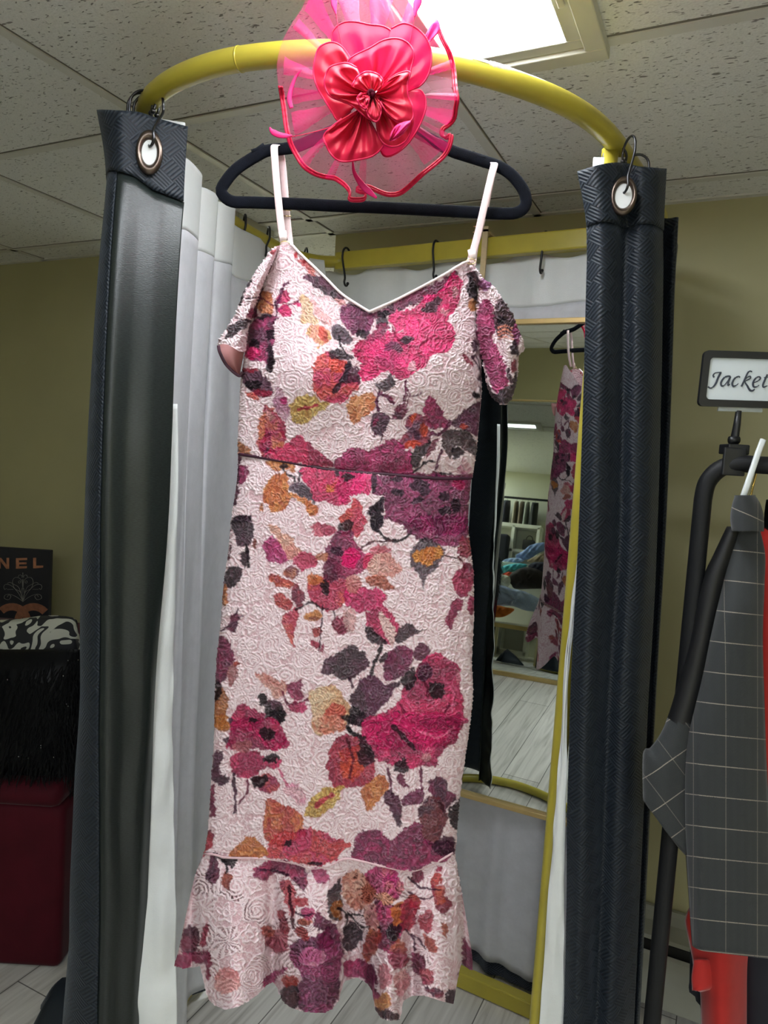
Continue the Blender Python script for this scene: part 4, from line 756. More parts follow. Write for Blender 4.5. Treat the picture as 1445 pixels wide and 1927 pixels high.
P('6', [(872, 1042), (900, 968), (944, 956), (944, 1052), (888, 1116)], (190, 100, 60), (160, 60, 56)); P('6', [(928, 1272), (980, 1236), (1006, 1300), (950, 1324)], (202, 142, 86), (180, 110, 66)); P('6', [(918, 1308), (960, 1320), (1044, 1348), (1000, 1380), (926, 1352)], (72, 42, 46), BK); P('6', [(944, 1140), (980, 1120), (1000, 1200), (960, 1220)], (190, 120, 130)); P('6', [(54, 964), (90, 936), (134, 990), (112, 1066), (56, 1066)], (70, 24, 48), (110, 34, 62)); P('6', [(148, 950), (172, 936), (168, 1024), (138, 1034)], (180, 50, 86)); P('6', [(24, 1084), (160, 1058), (162, 1114), (100, 1114), (80, 1138), (24, 1138)], (144, 36, 80), (110, 34, 66)); B('6', 260, 1195, 56, 64, (220, 160, 158), (212, 140, 140)); P('6', [(1252, 1238), (1302, 1236), (1298, 1306), (1248, 1294)], BK, BK2); P('6', [(1158, 1218), (1232, 1238), (1222, 1274), (1180, 1254)], (130, 46, 70), PL); P('6', [(1328, 1000), (1376, 1080), (1372, 1156), (1296, 1170), (1330, 1120)], (134, 36, 80), (100, 30, 64)); P('6', [(428, 1010), (470, 958), (524, 960), (534, 1040), (490, 1074), (450, 1040)], (164, 70, 90), (200, 130, 140)); B('6', 440, 970, 26, 30, (190, 100, 90)); B('6', 170, 1130, 12, 60, (150, 40, 80))

# more sprigs among the flounce folds
for q, c1, c2 in (([(960, 690), (1010, 700), (1060, 760), (1040, 820), (980, 790)], (170, 44, 104), (206, 120, 130)), ([(1050, 840), (1110, 830), (1120, 930), (1070, 980), (1040, 920)], (176, 50, 76), (120, 34, 66)), ([(880, 850), (930, 860), (940, 960), (890, 940)], (186, 120, 120), (210, 160, 150)), ([(1000, 1040), (1060, 1010), (1080, 1090), (1030, 1150), (990, 1110)], (150, 50, 80), (196, 110, 90)), ([(1180, 760), (1240, 770), (1250, 830), (1200, 850)], (150, 40, 66), (190, 90, 70)), ([(560, 960), (610, 960), (640, 990), (590, 1010)], (190, 100, 60), (150, 50, 50)), ([(660, 880), (720, 930), (740, 960), (690, 970), (650, 930)], (120, 34, 80), (90, 30, 66)), ([(490, 880), (530, 900), (540, 980), (500, 960)], (160, 60, 70), (120, 44, 60)), ([(880, 1140), (930, 1120), (940, 1240), (920, 1280), (890, 1200)], (150, 44, 90), (100, 34, 66)), ([(1010, 1180), (1060, 1150), (1090, 1210), (1040, 1260)], (216, 160, 160), (206, 130, 140)), ([(1130, 1150), (1180, 1140), (1200, 1190), (1150, 1210)], (180, 90, 100), (150, 50, 80)), ([(640, 700), (690, 690), (720, 720), (680, 760)], (190, 90, 130), (150, 50, 100))): P('6', q, c1, c2)
S('6', [(1080, 720), (1140, 770), (1230, 780)], 9, PL); S('6', [(560, 880), (600, 900), (650, 890)], 9, PL); S('6', [(1060, 960), (1100, 1000), (1110, 1060)], 8, PL); S('6', [(760, 860), (800, 900), (790, 960)], 11, BK)

# ------------------------------------------------------------------ lace relief: motifs of scallops, fans and scrolls outlined by a raised cord
def lace(W, H, cell, seed, amp):
    r = np.random.default_rng(seed); gw, gh = W//cell+3, H//cell+3
    px_ = (np.arange(gw)[None, :]+.15+.7*r.random((gh, gw))-1)*cell; py_ = (np.arange(gh)[:, None]+.15+.7*r.random((gh, gw))-1)*cell
    X, Y = np.meshgrid(np.arange(W), np.arange(H)); X = X+(vnoise((H, W), 9, seed+1)-.5)*7; Y = Y+(vnoise((H, W), 9, seed+2)-.5)*7
    ci, cj = np.clip((X/cell).astype(int)+1, 1, gw-2), np.clip((Y/cell).astype(int)+1, 1, gh-2)
    d1 = np.full(X.shape, 1e9); d2 = d1.copy(); bi = np.zeros(X.shape, int); bx = np.zeros(X.shape); by = bx.copy()
    for dj in (-1, 0, 1):
        for di in (-1, 0, 1):
            a, b = cj+dj, ci+di; dx = X-px_[a, b]; dy = Y-py_[a, b]; d = np.hypot(dx, dy); idx = a*gw+b
            c = d < d1; d2 = np.where(c, d1, np.minimum(d2, d)); bi = np.where(c, idx, bi); bx = np.where(c, dx, bx); by = np.where(c, dy, by); d1 = np.where(c, d, d1)
    k = r.integers(0, 5, gw*gh)[bi]; th0 = (r.random(gw*gh)*2*PI)[bi]; th = np.arctan2(by, bx)-th0; rr_ = d1
    cord = np.exp(-((d2-d1)/1.45)**2)
    rings = np.cos(rr_*2*PI/5.2+1.2*np.cos(th*2)); fan = np.cos(th*13+rr_*.10)*np.clip(rr_/8, 0, 1)
    flw = np.exp(-((rr_-cell*.30*(1+.22*np.cos(5*th)))/1.6)**2)+np.exp(-((rr_-cell*.12)/1.6)**2)
    spiral = np.cos(rr_*2*PI/7.5-th)
    tex = np.where(k == 0, rings, np.where(k == 1, fan, np.where(k == 2, spiral, flw*2-.75)))
    h = .40+amp*tex+.55*cord*(.4+.6*vnoise((H, W), 7, seed+9))+.34*(vnoise((H, W), 1.7, seed+5)-.5)+.25*(vnoise((H, W), 4, seed+6)-.5)+.25*flw*(k > 2)
    hole = np.where(k == 0, (rings < -.05)*(np.cos(th*rr_*.9) > -.3), np.where(k == 2, (spiral < -.1)*(np.cos(th*rr_*.8) > -.3), np.where(k == 1, (fan < -.35)*(np.cos(rr_*1.6) > 0), 0)))*(cord < .3)*(d2-d1 > 3.5)
    return np.clip(h, 0, 1.1), hole.astype(float), cord
h_a, hole_a, cord_a = lace(PW, PH, 31, 11, .17)
h_b, hole_b, cord_b = lace(PW, PH, 50, 31, .20)
fl = np.clip((yy_+Y0-1628)/10, 0, 1); big = fl
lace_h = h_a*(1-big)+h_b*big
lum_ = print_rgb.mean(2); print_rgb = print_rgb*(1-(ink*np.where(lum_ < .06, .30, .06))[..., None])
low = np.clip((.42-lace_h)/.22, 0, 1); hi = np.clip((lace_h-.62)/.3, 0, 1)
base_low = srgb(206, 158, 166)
thr = print_rgb*(1-.62*low[..., None])+base_low*print_rgb*(.62*low[..., None])*1.02  # recess tint: dusty pink backing, plus shade between cords put into the colour
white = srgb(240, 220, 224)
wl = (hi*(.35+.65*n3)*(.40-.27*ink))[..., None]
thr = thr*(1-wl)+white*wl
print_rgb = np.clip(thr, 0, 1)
print_a = 1-hole_b*(np.clip((yy_+Y0-1640)/8, 0, 1))*np.clip((vnoise((PH, PW), 60, 77)-.40)*8, 0, 1)
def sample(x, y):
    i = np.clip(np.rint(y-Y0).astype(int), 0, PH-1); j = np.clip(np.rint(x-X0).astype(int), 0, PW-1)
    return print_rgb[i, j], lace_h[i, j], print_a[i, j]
# ================================================================== DRESS ON ITS HANGER
DD = 1.0                                       # how far ahead the dress hangs
def lace_mat(name, strength=.7):
    m, nt, b = new_mat(name)
    a = N(nt, 'ShaderNodeVertexColor'); a.layer_name = 'print'
    nz = N(nt, 'ShaderNodeTexNoise'); nz.inputs['Scale'].default_value = 1400; nz.inputs['Detail'].default_value = 1
    tc = N(nt, 'ShaderNodeTexCoord'); L(nt, tc.outputs['Object'], nz.inputs['Vector'])
    v = ramp(nt, nz.outputs[0], [(.3, (.86, .86, .86)), (.7, (1.08, 1.08, 1.08))])
    L(nt, mixc(nt, 1.0, a.outputs['Color'], v, 'MULTIPLY'), b.inputs['Base Color']); L(nt, a.outputs['Alpha'], b.inputs['Alpha'])
    b.inputs['Roughness'].default_value = .55; b.inputs['Specular IOR Level'].default_value = .18
    return m
M_lace = lace_mat('floral lace print')
M_pinklin = simple('dusty pink dress lining', (176, 124, 122), .6, var=.06); M_pipe = simple('pale satin piping', (244, 226, 226), .35, var=.03)
M_strap = simple('pale pink satin strap', (232, 205, 205), .38, var=.05, scale=200, bmp=.3); M_brass = simple('pale gold ring', (215, 190, 140), .25, .9)
def fast_mesh(name, G, rgb=None, alpha=None, mat=None, parent=None, flip=False):
    nu, nv = G.shape[:2]; V = G.reshape(-1, 3)-np.array(abs_loc(parent)); Fc = grid_faces(nu, nv)
    if flip: Fc = Fc[:, ::-1]
    me = bpy.data.meshes.new(name); me.vertices.add(len(V)); me.vertices.foreach_set('co', V.astype(np.float32).ravel())
    me.loops.add(Fc.size); me.loops.foreach_set('vertex_index', Fc.astype(np.int32).ravel())
    me.polygons.add(len(Fc)); me.polygons.foreach_set('loop_start', np.arange(0, Fc.size, 4, dtype=np.int32)); me.polygons.foreach_set('loop_total', np.full(len(Fc), 4, np.int32))
    me.polygons.foreach_set('use_smooth', np.ones(len(Fc), bool)); me.update(calc_edges=True); me.validate()
    if rgb is not None:
        at_ = me.color_attributes.new('print', 'FLOAT_COLOR', 'POINT'); c = np.ones((len(V), 4), np.float32); c[:, :3] = rgb.reshape(-1, 3)
        if alpha is not None: c[:, 3] = alpha.ravel()
        at_.data.foreach_set('color', c.ravel())
    return link(name, me, mat, parent)
def pw(pts):
    P_ = smooth(np.array(pts, float), 6); o = np.argsort(P_[:, 0]); return P_[o, 0], P_[o, 1]
def fx(c): return lambda x: np.interp(x, c[0], c[1])
top_c = pw([(440, 545), (475, 515), (500, 486), (516, 467), (530, 460), (548, 462), (564, 478), (612, 524), (646, 557), (694.5, 588)])
top_c2 = pw([(694.6, 588), (725, 575), (757, 560), (829, 522), (862, 502), (880, 494), (893, 501), (902, 540), (912, 600)])
TOP = (np.r_[top_c[0], top_c2[0]], np.r_[top_c[1], top_c2[1]])
WAI = pw([(430, 846), (447, 853), (492, 860), (560, 872), (627, 884), (700, 890), (733, 892), (822, 899), (890, 899), (905, 899)])
SEA = pw([(370, 1606), (382, 1607), (403, 1608), (428, 1614), (498, 1616), (552, 1624), (586, 1634), (619, 1629), (648, 1616), (677, 1620), (719, 1630), (773, 1639), (818, 1624), (856, 1603), (870, 1600)])
HEM = (np.array([320, 328, 345, 362, 376, 384, 392, 405, 424, 448, 465, 485, 500, 512, 522, 532, 545, 569, 592, 611, 626, 636, 648, 673, 690, 700, 706, 719, 735, 752, 759, 775, 798, 830, 854, 860, 868, 880, 892.]),
       np.array([1817, 1819, 1823, 1821, 1818, 1850, 1882, 1893, 1900, 1895, 1886, 1872, 1856, 1848, 1860, 1884, 1896, 1904, 1906, 1906, 1899, 1886, 1846, 1840, 1850, 1864, 1902, 1918, 1921, 1920, 1884, 1874, 1874, 1884, 1890, 1850, 1812, 1822, 1828.]))
BL_ = pw([(500, 500), (540, 484), (560, 479), (600, 468), (650, 460), (700, 453), (760, 450), (800, 448), (860, 447)])   # y -> x
BR_ = pw([(495, 893), (540, 901), (600, 904), (640, 905), (700, 906), (760, 903), (840, 897), (900, 889)])
SL = pw([(840, 448), (900, 446), (972, 436), (1047, 428.6), (1099, 421), (1170, 415.5), (1234, 408), (1308, 404), (1391, 402.5), (1474, 397), (1537, 393), (1582, 388.5), (1612, 382)])
SR = pw([(880, 889), (897, 887), (972, 881), (1009, 882.6), (1069, 890), (1140, 892), (1196, 890), (1252, 888), (1308, 890), (1383, 882), (1454, 872), (1516, 864), (1591, 858), (1612, 855)])
FL = pw([(1600, 383), (1610, 381), (1653, 366), (1724, 349), (1786, 336), (1815, 328), (1840, 326)])
FR = pw([(1594, 857), (1603, 856), (1640, 862), (1682, 868), (1757, 881), (1807, 889), (1835, 888)])
def shell(ltop, lbot, el, er, dep, nt, ns, backdep=None, ins=0.0):
    """grid over the part between two seams and two side edges"""
    t = np.linspace(0, 1, nt)[:, None]; s = np.linspace(-1, 1, ns)[None, :]
    yl0, yl1 = ltop[2], lbot[2]; yr0, yr1 = ltop[3], lbot[3]
    xl = np.interp(yl0+(yl1-yl0)*t, *el)+ins; xr = np.interp(yr0+(yr1-yr0)*t, *er)-ins
    sx = np.sign(s)*(1-(1-np.abs(s))**1.25) if False else s
    x = (xl+xr)/2+sx*(xr-xl)/2
    y0 = np.interp(x, ltop[0], ltop[1]); y1 = np.interp(x, lbot[0], lbot[1]); y = y0+(y1-y0)*t
    return x, y, np.broadcast_to(s, x.shape), np.broadcast_to(t, x.shape)
def round_(s, a, p=2.2): return a*(1-np.abs(s)**p)**.55
def gauss(x, y, cx, cy, rx, ry): return np.exp(-((x-cx)/rx)**2-((y-cy)/ry)**2)
def relief(G, h, amp):
    n = normals(G); f = np.sign((n @ -HD).mean()); return G+n*f*((h-.45)*amp)[..., None]
dress = thing('dress', 'pink floral lace midi dress with off-shoulder cap sleeves and a flounced hem', 'dress', at(640, 1180, DD))
back_off = np.array([.0, 0, 0])
parts = {
 'bodice': ((*TOP, 500, 495), (*WAI, 851, 899), BL_, BR_, 430, 430),
 'skirt': ((*WAI, 851, 899), (*SEA, 1607, 1603), SL, SR, 700, 460),
 'flounce': ((*SEA, 1607, 1603), (*HEM, 1818, 1828), FL, FR, 270, 520)}
made = {}
for nm, (lt, lb, el, er, nt_, ns_) in parts.items():
    x, y, s, t = shell(lt, lb, el, er, None, nt_, ns_)
    if nm == 'bodice':
        d = DD-round_(s, .048)-.030*gauss(x, y, 585, 700, 85, 95)-.032*gauss(x, y, 790, 700, 95, 100)+.010*gauss(x, y, 690, 690, 22, 90)+.008*gauss(x, y, 690, 890, 400, 16)
    elif nm == 'skirt':
        d = DD-round_(s, .050)-.008*gauss(x, y, 640, 1250, 200, 260)-.004*np.sin(x/37+y/300)*t+.006*np.exp(-t/.02)
    else:
        fold = lambda c, w: np.exp(-((x-c)/w)**2)
        A = .062*t**.8
        d = DD-round_(s, .045)-A*(1.0*fold(432+8*t, 46)+1.05*fold(585, 46)+1.1*fold(733, 30)+.75*fold(822, 42))+A*.75*(fold(345, 28)+.9*fold(513, 13)+1.0*fold(668, 26)+.5*fold(775, 10)+1.0*fold(880, 16))
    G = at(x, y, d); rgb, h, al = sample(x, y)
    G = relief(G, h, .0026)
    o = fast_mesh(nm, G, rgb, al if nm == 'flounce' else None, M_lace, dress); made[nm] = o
    # the far side of the tube, same cloth, coarser
    k = 3; xb, yb_, sb = x[::k, ::k], y[::k, ::k], s[::k, ::k]
    if nm == 'bodice':
        tb_ = t[::k, ::k]; yb_ = yb_+(1-tb_)*26*np.clip(1-np.abs(xb-690)/190, 0, 1)
    db = DD+round_(sb, .040 if nm != 'flounce' else .05)+.003
    if nm == 'flounce': db = db+.02*t[::k, ::k]*np.cos(xb/24)
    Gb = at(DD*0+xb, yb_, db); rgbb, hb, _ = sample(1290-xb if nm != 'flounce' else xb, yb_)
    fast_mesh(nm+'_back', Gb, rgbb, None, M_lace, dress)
# waist seam tube, coloured dark as the shadow under the bodice fold
tube('waist_seam', np.array([at(x_, np.interp(x_, *WAI)+1.0, DD-.044*(1-abs((x_-668)/226)**2.2)**.55-.0) for x_ in np.linspace(450, 886, 60)]), .0022, simple('waist fold shadow plum', (58, 18, 40), .6, var=.4, scale=90), dress, n=8)
tube('flounce_seam', np.array([at(x_, np.interp(x_, *SEA), DD-.0445*(1-min(abs((x_-620)/238), .999)**2.2)**.55-.004) for x_ in np.linspace(386, 852, 80)]), .0016, simple('flounce seam thread', (214, 178, 184), .6, var=.2, scale=90), dress, n=8)
# piping along the sweetheart neckline
nx = np.linspace(546, 882, 120); ny = np.interp(nx, *TOP)
ss = (nx-697)/203
nd = DD-.048*(1-np.clip(np.abs(ss), 0, .999)**2.2)**.55-.030*gauss(nx, ny, 585, 700, 85, 95)-.032*gauss(nx, ny, 790, 700, 95, 100)
tube('neckline_piping', at(nx, ny-1.5, nd-.001), .0017, M_pipe, dress, n=10)
# cap sleeves
def sleeve(name, el, er, depf, topy, boty, botc=None):
    nt_, ns_ = 300, 150; t = np.linspace(0, 1, nt_)[:, None]; s = np.linspace(-1, 1, ns_)[None, :]
    y_ = topy+(boty-topy)*t; xl = np.interp(y_, *el); xr = np.interp(y_, *er); x = (xl+xr)/2+s*(xr-xl)/2
    y = np.broadcast_to(y_, x.shape).copy()
    if botc is not None: y = topy+(np.interp(x, *botc)-topy)*t
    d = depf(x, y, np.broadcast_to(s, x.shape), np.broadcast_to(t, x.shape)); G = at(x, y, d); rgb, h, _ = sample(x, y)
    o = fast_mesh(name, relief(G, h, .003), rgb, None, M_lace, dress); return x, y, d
el = pw([(463, 516), (484, 500), (520, 475), (551, 457), (584, 446), (613, 433), (635, 422), (648, 411.5), (655, 411), (665, 414), (700, 446)]); er = pw([(463, 526), (495, 513), (537, 495), (577, 481), (608, 470), (650, 465), (662, 463), (700, 458)])
hemc = (np.array([405, 411, 420, 430, 440, 450, 461, 470]), np.array([648, 650, 647, 649, 655, 661, 663, 660.]))
sleeve('sleeve', el, er, lambda x, y, s, t: DD-.022-round_(s, .030)-.004*np.sin(s*5), 463, 660, hemc)
# inside of the sleeve opening
el2 = (np.array([646, 655, 664, 686, 706.]), np.array([412, 413, 416, 427, 447.])); er2 = (np.array([646, 660, 690, 706.]), np.array([455, 460, 454, 451.]))
tt = np.linspace(0, 1, 40)[:, None]; s_ = np.linspace(-1, 1, 24)[None, :]; yv = 643+(707-643)*tt
xv = (np.interp(yv, *el2)+np.interp(yv, *er2))/2+s_*(np.interp(yv, *er2)-np.interp(yv, *el2))/2
fast_mesh('sleeve_lining', at(xv, yv+0*s_, DD-.012+.022*(1-s_**2)+0*tt), None, None, M_pinklin, dress)
edge = smooth([(411, 650), (414, 664), (427, 688), (449, 707), (456, 700)], 8); tube('cuff_edge', at(edge[:, 0], edge[:, 1], DD-.014), .0022, simple('plum cuff edge', (74, 40, 56), .6, var=.5, scale=120), dress, n=8)
el = pw([(499, 886), (512, 886), (545, 899), (580, 896), (640, 899), (679, 908), (719, 914), (744, 922), (759, 938), (762, 950)]); er = pw([(499, 893), (525, 911), (535, 926), (562, 946), (592, 964), (619, 976), (642, 985), (659, 986), (669, 977), (711, 974), (744, 966), (757, 957), (762, 952)])
sleeve('sleeve', el, er, lambda x, y, s, t: DD-.020-round_(s, .036)+.010*np.exp(-((x-(912+.28*(y-560)))/9)**2)*np.clip(t*3, 0, 1)*np.clip((1-t)*4, 0, 1), 499, 762)

# adjustable straps
def ribbon(name, pts, deps, w, parent, mat, th=.0007):
    q = smooth(np.array([[*p, d] for p, d in zip(pts, deps)]), 8); Pw = at(q[:, 0], q[:, 1], q[:, 2]); return tube(name, Pw, w, mat, parent, rb=th, n=8, up=RT*1.0, power=.6)
STRAPS = [
 ([(522, 273), (516, 276), (517, 300), (521, 350), (527, 410), (532, 447), (535, 461)], [1.004, .990, .985, .984, .984, .983, .981],
  [(522, 273), (530, 300), (535, 350), (538, 390), (542, 430), (546, 466)], [1.004, 1.012, 1.014, 1.014, 1.012, 1.006], (539, 401)),
 ([(928, 306), (930, 310), (925, 330), (912, 385), (898, 445), (888, 481), (885, 494)], [1.004, .990, .985, .984, .984, .983, .981],
  [(928, 306), (925, 330), (914, 385), (903, 430), (893, 470), (889, 500)], [1.004, 1.012, 1.014, 1.014, 1.012, 1.006], (899, 432))]
for pf, df, pb, db, sl in STRAPS:
    st = ribbon('strap', pf, df, .0050, dress, M_strap); ribbon('strap', pb, db, .0049, dress, M_strap)
    # ring at the front, slider at the rear
    c = at(pf[-1][0]+1, pf[-1][1]-2, .979)
    a = np.linspace(0, 2*PI, 24, endpoint=False); tube('strap_ring', c+np.outer(np.cos(a), RT)*.0062+np.outer(np.sin(a), [0, 0, 1])*.0034, .0007, M_brass, st, n=6, closed=True)
    tube('strap_fold', at(np.array([pf[-2][0]-1, pf[-2][0]+2.]), np.array([pf[-2][1]-12, pf[-2][1]+6.]), .9815), .0055, M_pipe, st, rb=.0011, n=8, up=RT, power=.6)
    c = at(*sl, 1.010)
    for dz in (-.004, .004): tube('strap_slider', np.array([c-RT*.0065+[0, 0, dz], c+RT*.0065+[0, 0, dz]]), .0008, M_brass, st, n=6)

# ================================================================== VELVET HANGER
han = thing('clothes_hanger', 'black velvet hanger holding the pink dress under the rail', 'hanger', at(705, 400, DD))
M_velvet = simple('black velvet flocking', (9, 12, 20), .9, var=.4, scale=120, sheen=.06, bmp=.5, spec=.1)
loop = smooth([(470, 381), (560, 384), (640, 388), (720, 391), (800, 395), (880, 399), (945, 402), (973, 400), (988, 388), (989, 370), (980, 350), (960, 327), (935, 312), (905, 302), (870, 291), (850, 284), (810, 262), (770, 240), (735, 224), (706, 216), (676, 224), (640, 240), (600, 258), (560, 275), (535, 280), (505, 283), (487, 291), (465, 304), (445, 318), (428, 337), (416, 358), (424, 372), (440, 380)], 8, True)
loop = resample(loop, 190, True)
w = np.full(len(loop), .0076)
tube('body', at(loop[:, 0], loop[:, 1], DD+.004), w, M_velvet, han, rb=.0036, n=14, closed=True, up=None) if False else None
Pl = at(loop[:, 0], loop[:, 1], DD+.004)
tube('body', Pl, .0034, M_velvet, han, rb=.0080, n=14, closed=True, up=HD, power=.8)
for (x_, y_) in ((490, 283), (905, 295)):
    tube('strap_notch', at(np.array([x_-16., x_-6, x_+8]), np.array([y_+4., y_+1, y_-9 if x_ < 700 else y_+4]), DD+.004), .0034, M_velvet, han, rb=.0042, n=10, up=HD)
rp = at(703, 101, 1.0); rp = np.array([rp[0], rp[1], RZ])
i_ = int(np.argmin(np.linalg.norm(arc-at(703, 101, .985)[:2], axis=1))); rp = np.array([*arc[i_], RZ]); nb = at(706, 214, DD+.004)
hkp = [nb, nb+(rp-nb)*.4*np.array([1, 1, 1]), rp+np.array([0, 0, -.030])+RT*.004, rp+RT*.020+np.array([0, 0, -.008]), rp+RT*.0215+np.array([0, 0, .008]), rp+RT*.012+np.array([0, 0, .0205]), rp+np.array([0, 0, .0225]), rp-RT*.013+np.array([0, 0, .020]), rp-RT*.0215+np.array([0, 0, .006]), rp-RT*.0215+np.array([0, 0, -.006])]
tube('hook', smooth(np.array(hkp), 8), .0018, simple('chrome hook wire', (190, 190, 192), .2, .95), han, n=8)
# ================================================================== FASCINATOR (sheer mesh brim, satin petals, quills)
def fp(p): return np.array(p, float)/3.44+np.array([480, 0])
fas = thing('fascinator', 'large hot pink fascinator with satin petals and sheer mesh brim in front of the hanger', 'fascinator', at(702, 190, .93))
def sheer(name, rgb, amin, amax, fu, fv):
    m, nt, b = new_mat(name); tc = N(nt, 'ShaderNodeTexCoord'); s = N(nt, 'ShaderNodeSeparateXYZ'); L(nt, tc.outputs['UV'], s.inputs[0])
    a = math_n(nt, 'SINE', math_n(nt, 'MULTIPLY', s.outputs[0], fu)); c = math_n(nt, 'SINE', math_n(nt, 'MULTIPLY', s.outputs[1], fv))
    w = math_n(nt, 'MAXIMUM', a, c); mr = N(nt, 'ShaderNodeMapRange'); mr.inputs[1].default_value = .2; mr.inputs[2].default_value = .95; mr.inputs[3].default_value = amin; mr.inputs[4].default_value = amax; L(nt, w, mr.inputs[0])
    cc = np.array(lin(rgb)); nz = N(nt, 'ShaderNodeTexNoise'); nz.inputs['Scale'].default_value = 6; L(nt, tc.outputs['Object'], nz.inputs['Vector'])
    col = ramp(nt, nz.outputs[0], [(.3, tuple(cc*.9)), (.7, tuple(cc*1.05))]); L(nt, col, b.inputs['Base Color']); b.inputs['Roughness'].default_value = .4
    tr = N(nt, 'ShaderNodeBsdfTranslucent'); L(nt, col, tr.inputs[0]); mx_ = N(nt, 'ShaderNodeMixShader'); mx_.inputs[0].default_value = .45
    L(nt, b.outputs[0], mx_.inputs[1]); L(nt, tr.outputs[0], mx_.inputs[2]); tp_ = N(nt, 'ShaderNodeBsdfTransparent'); m2 = N(nt, 'ShaderNodeMixShader'); L(nt, mr.outputs[0], m2.inputs[0]); L(nt, tp_.outputs[0], m2.inputs[1]); L(nt, mx_.outputs[0], m2.inputs[2])
    L(nt, m2.outputs[0], nt.nodes['Material Output'].inputs[0]); return m
def satin_pink(name, c1, c2, transl=.3):
    m, nt, b = new_mat(name); tc = N(nt, 'ShaderNodeTexCoord'); nz = N(nt, 'ShaderNodeTexNoise'); nz.inputs['Scale'].default_value = 9; L(nt, tc.outputs['Object'], nz.inputs['Vector'])
    col = ramp(nt, nz.outputs[0], [(.35, lin(c1)), (.65, lin(c2))]); L(nt, col, b.inputs['Base Color']); b.inputs['Roughness'].default_value = .42; b.inputs['Anisotropic'].default_value = .5; b.inputs['Specular Tint'].default_value = (1, .5, .4, 1); b.inputs['Specular IOR Level'].default_value = .4; b.inputs['Sheen Weight'].default_value = .12; b.inputs['Sheen Tint'].default_value = (1, .4, .3, 1)
    tr = N(nt, 'ShaderNodeBsdfTranslucent'); L(nt, col, tr.inputs[0]); mx_ = N(nt, 'ShaderNodeMixShader'); mx_.inputs[0].default_value = transl; L(nt, b.outputs[0], mx_.inputs[1]); L(nt, tr.outputs[0], mx_.inputs[2]); L(nt, mx_.outputs[0], nt.nodes['Material Output'].inputs[0]); return m
M_net = sheer('pink crinoline mesh', (214, 40, 116), .10, .44, 2*PI*1100, 2*PI*1100)
M_net2 = sheer('pink crinoline mesh doubled', (224, 34, 118), .24, .60, 2*PI*1100, 2*PI*1100)
M_pet = satin_pink('shot satin rose petal', (178, 18, 54), (204, 36, 66)); M_pet2 = satin_pink('shot satin rose petal in the light', (196, 22, 76), (214, 36, 88), .45)  # second satin is lighter and pinker, lit look put into its colour
M_rib = satin_pink('deep pink wired ribbon', (186, 14, 66), (214, 26, 84), .1); M_quill = satin_pink('magenta feather', (206, 26, 104), (226, 50, 126), .25); M_hemc = satin_pink('crimson brim binding', (170, 12, 52), (204, 22, 70), .1)
C_ = fp((735, 600))
brim_pts = [(150, 560), (170, 690), (190, 830), (215, 930), (255, 1010), (300, 1080), (350, 1120), (400, 1145), (460, 1160), (510, 1168), (555, 1195), (590, 1225), (612, 1260), (608, 1300), (660, 1308), (705, 1300), (712, 1262), (672, 1252), (655, 1240), (690, 1222), (740, 1226), (800, 1252), (860, 1272), (930, 1268), (985, 1235), (1040, 1185), (1100, 1130), (1170, 1075), (1235, 1015), (1270, 950), (1282, 880), (1250, 900), (1222, 880), (1228, 842), (1270, 810), (1300, 770), (1312, 700), (1320, 640), (1308, 560), (1298, 450), (1270, 340), (1225, 250), (1180, 140), (1120, 20), (1020, -90), (880, -120), (740, -90), (600, -130), (470, -110), (360, -60), (300, 60), (220, 180), (165, 300), (142, 420)]
bp = resample(smooth(fp(brim_pts), 5, True), 420, True); nb_ = len(bp)
ph = np.linspace(0, 2*PI, nb_, endpoint=False)
def brim_dep(r, ph): return .925+.024*r**1.4+(.010*np.sin(7*ph+.6)+.006*np.sin(13*ph))*r**1.5
rs = np.linspace(.10, 1, 36)
G = np.zeros((nb_, 36, 3)); uv = np.zeros((nb_, 36, 2))
for j, r in enumerate(rs):
    q = C_+(bp-C_)*r*(1+.0*ph[:, None]); G[:, j] = at(q[:, 0], q[:, 1], brim_dep(r, ph)); uv[:, j] = np.c_[(q[:, 0]+q[:, 1])/1400, (q[:, 0]-q[:, 1])/1400]
grid('brim', G, M_net, fas, uv, closed_u=True)
# doubled pleats of the mesh radiating from the middle
rr = np.random.default_rng(12)
for k, (a0, wd_, r0, r1) in enumerate(((.05, .05, .35, .98), (.30, .10, .3, .96), (.62, .05, .4, .97), (.80, .12, .3, .92), (2.0, .05, .35, .98), (2.32, .06, .35, .98), (2.75, .16, .3, .9), (3.10, .12, .30, .86), (3.45, .10, .3, .93), (3.9, .06, .3, .97), (4.15, .10, .3, .97), (4.5, .12, .3, .98), (4.85, .14, .3, .98), (5.2, .08, .35, .97), (5.6, .10, .4, .96), (5.95, .06, .4, .98))):
    angs = np.arctan2(bp[:, 1]-C_[1], bp[:, 0]-C_[0]) % (2*PI); lx = []
    for u in np.linspace(-1, 1, 7):
        a = a0+u*wd_; i = int(np.argmin(np.abs((angs-a+PI) % (2*PI)-PI))); row = []
        for r in np.linspace(r0, r1, 12):
            sp = .35+.65*r; b_ = bp[int(np.argmin(np.abs((angs-(a0+u*wd_*sp)+PI) % (2*PI)-PI)))]; q = C_+(b_-C_)*r; row.append(at(q[0], q[1], brim_dep(r, ph[i])-.004-.004*(1-u*u)))
        lx.append(row)
    lx = np.array(lx); grid('brim_pleat', lx, M_net2, fas, np.stack([lx[..., 0]*.9+lx[..., 2], lx[..., 0]*.9-lx[..., 2]], -1))
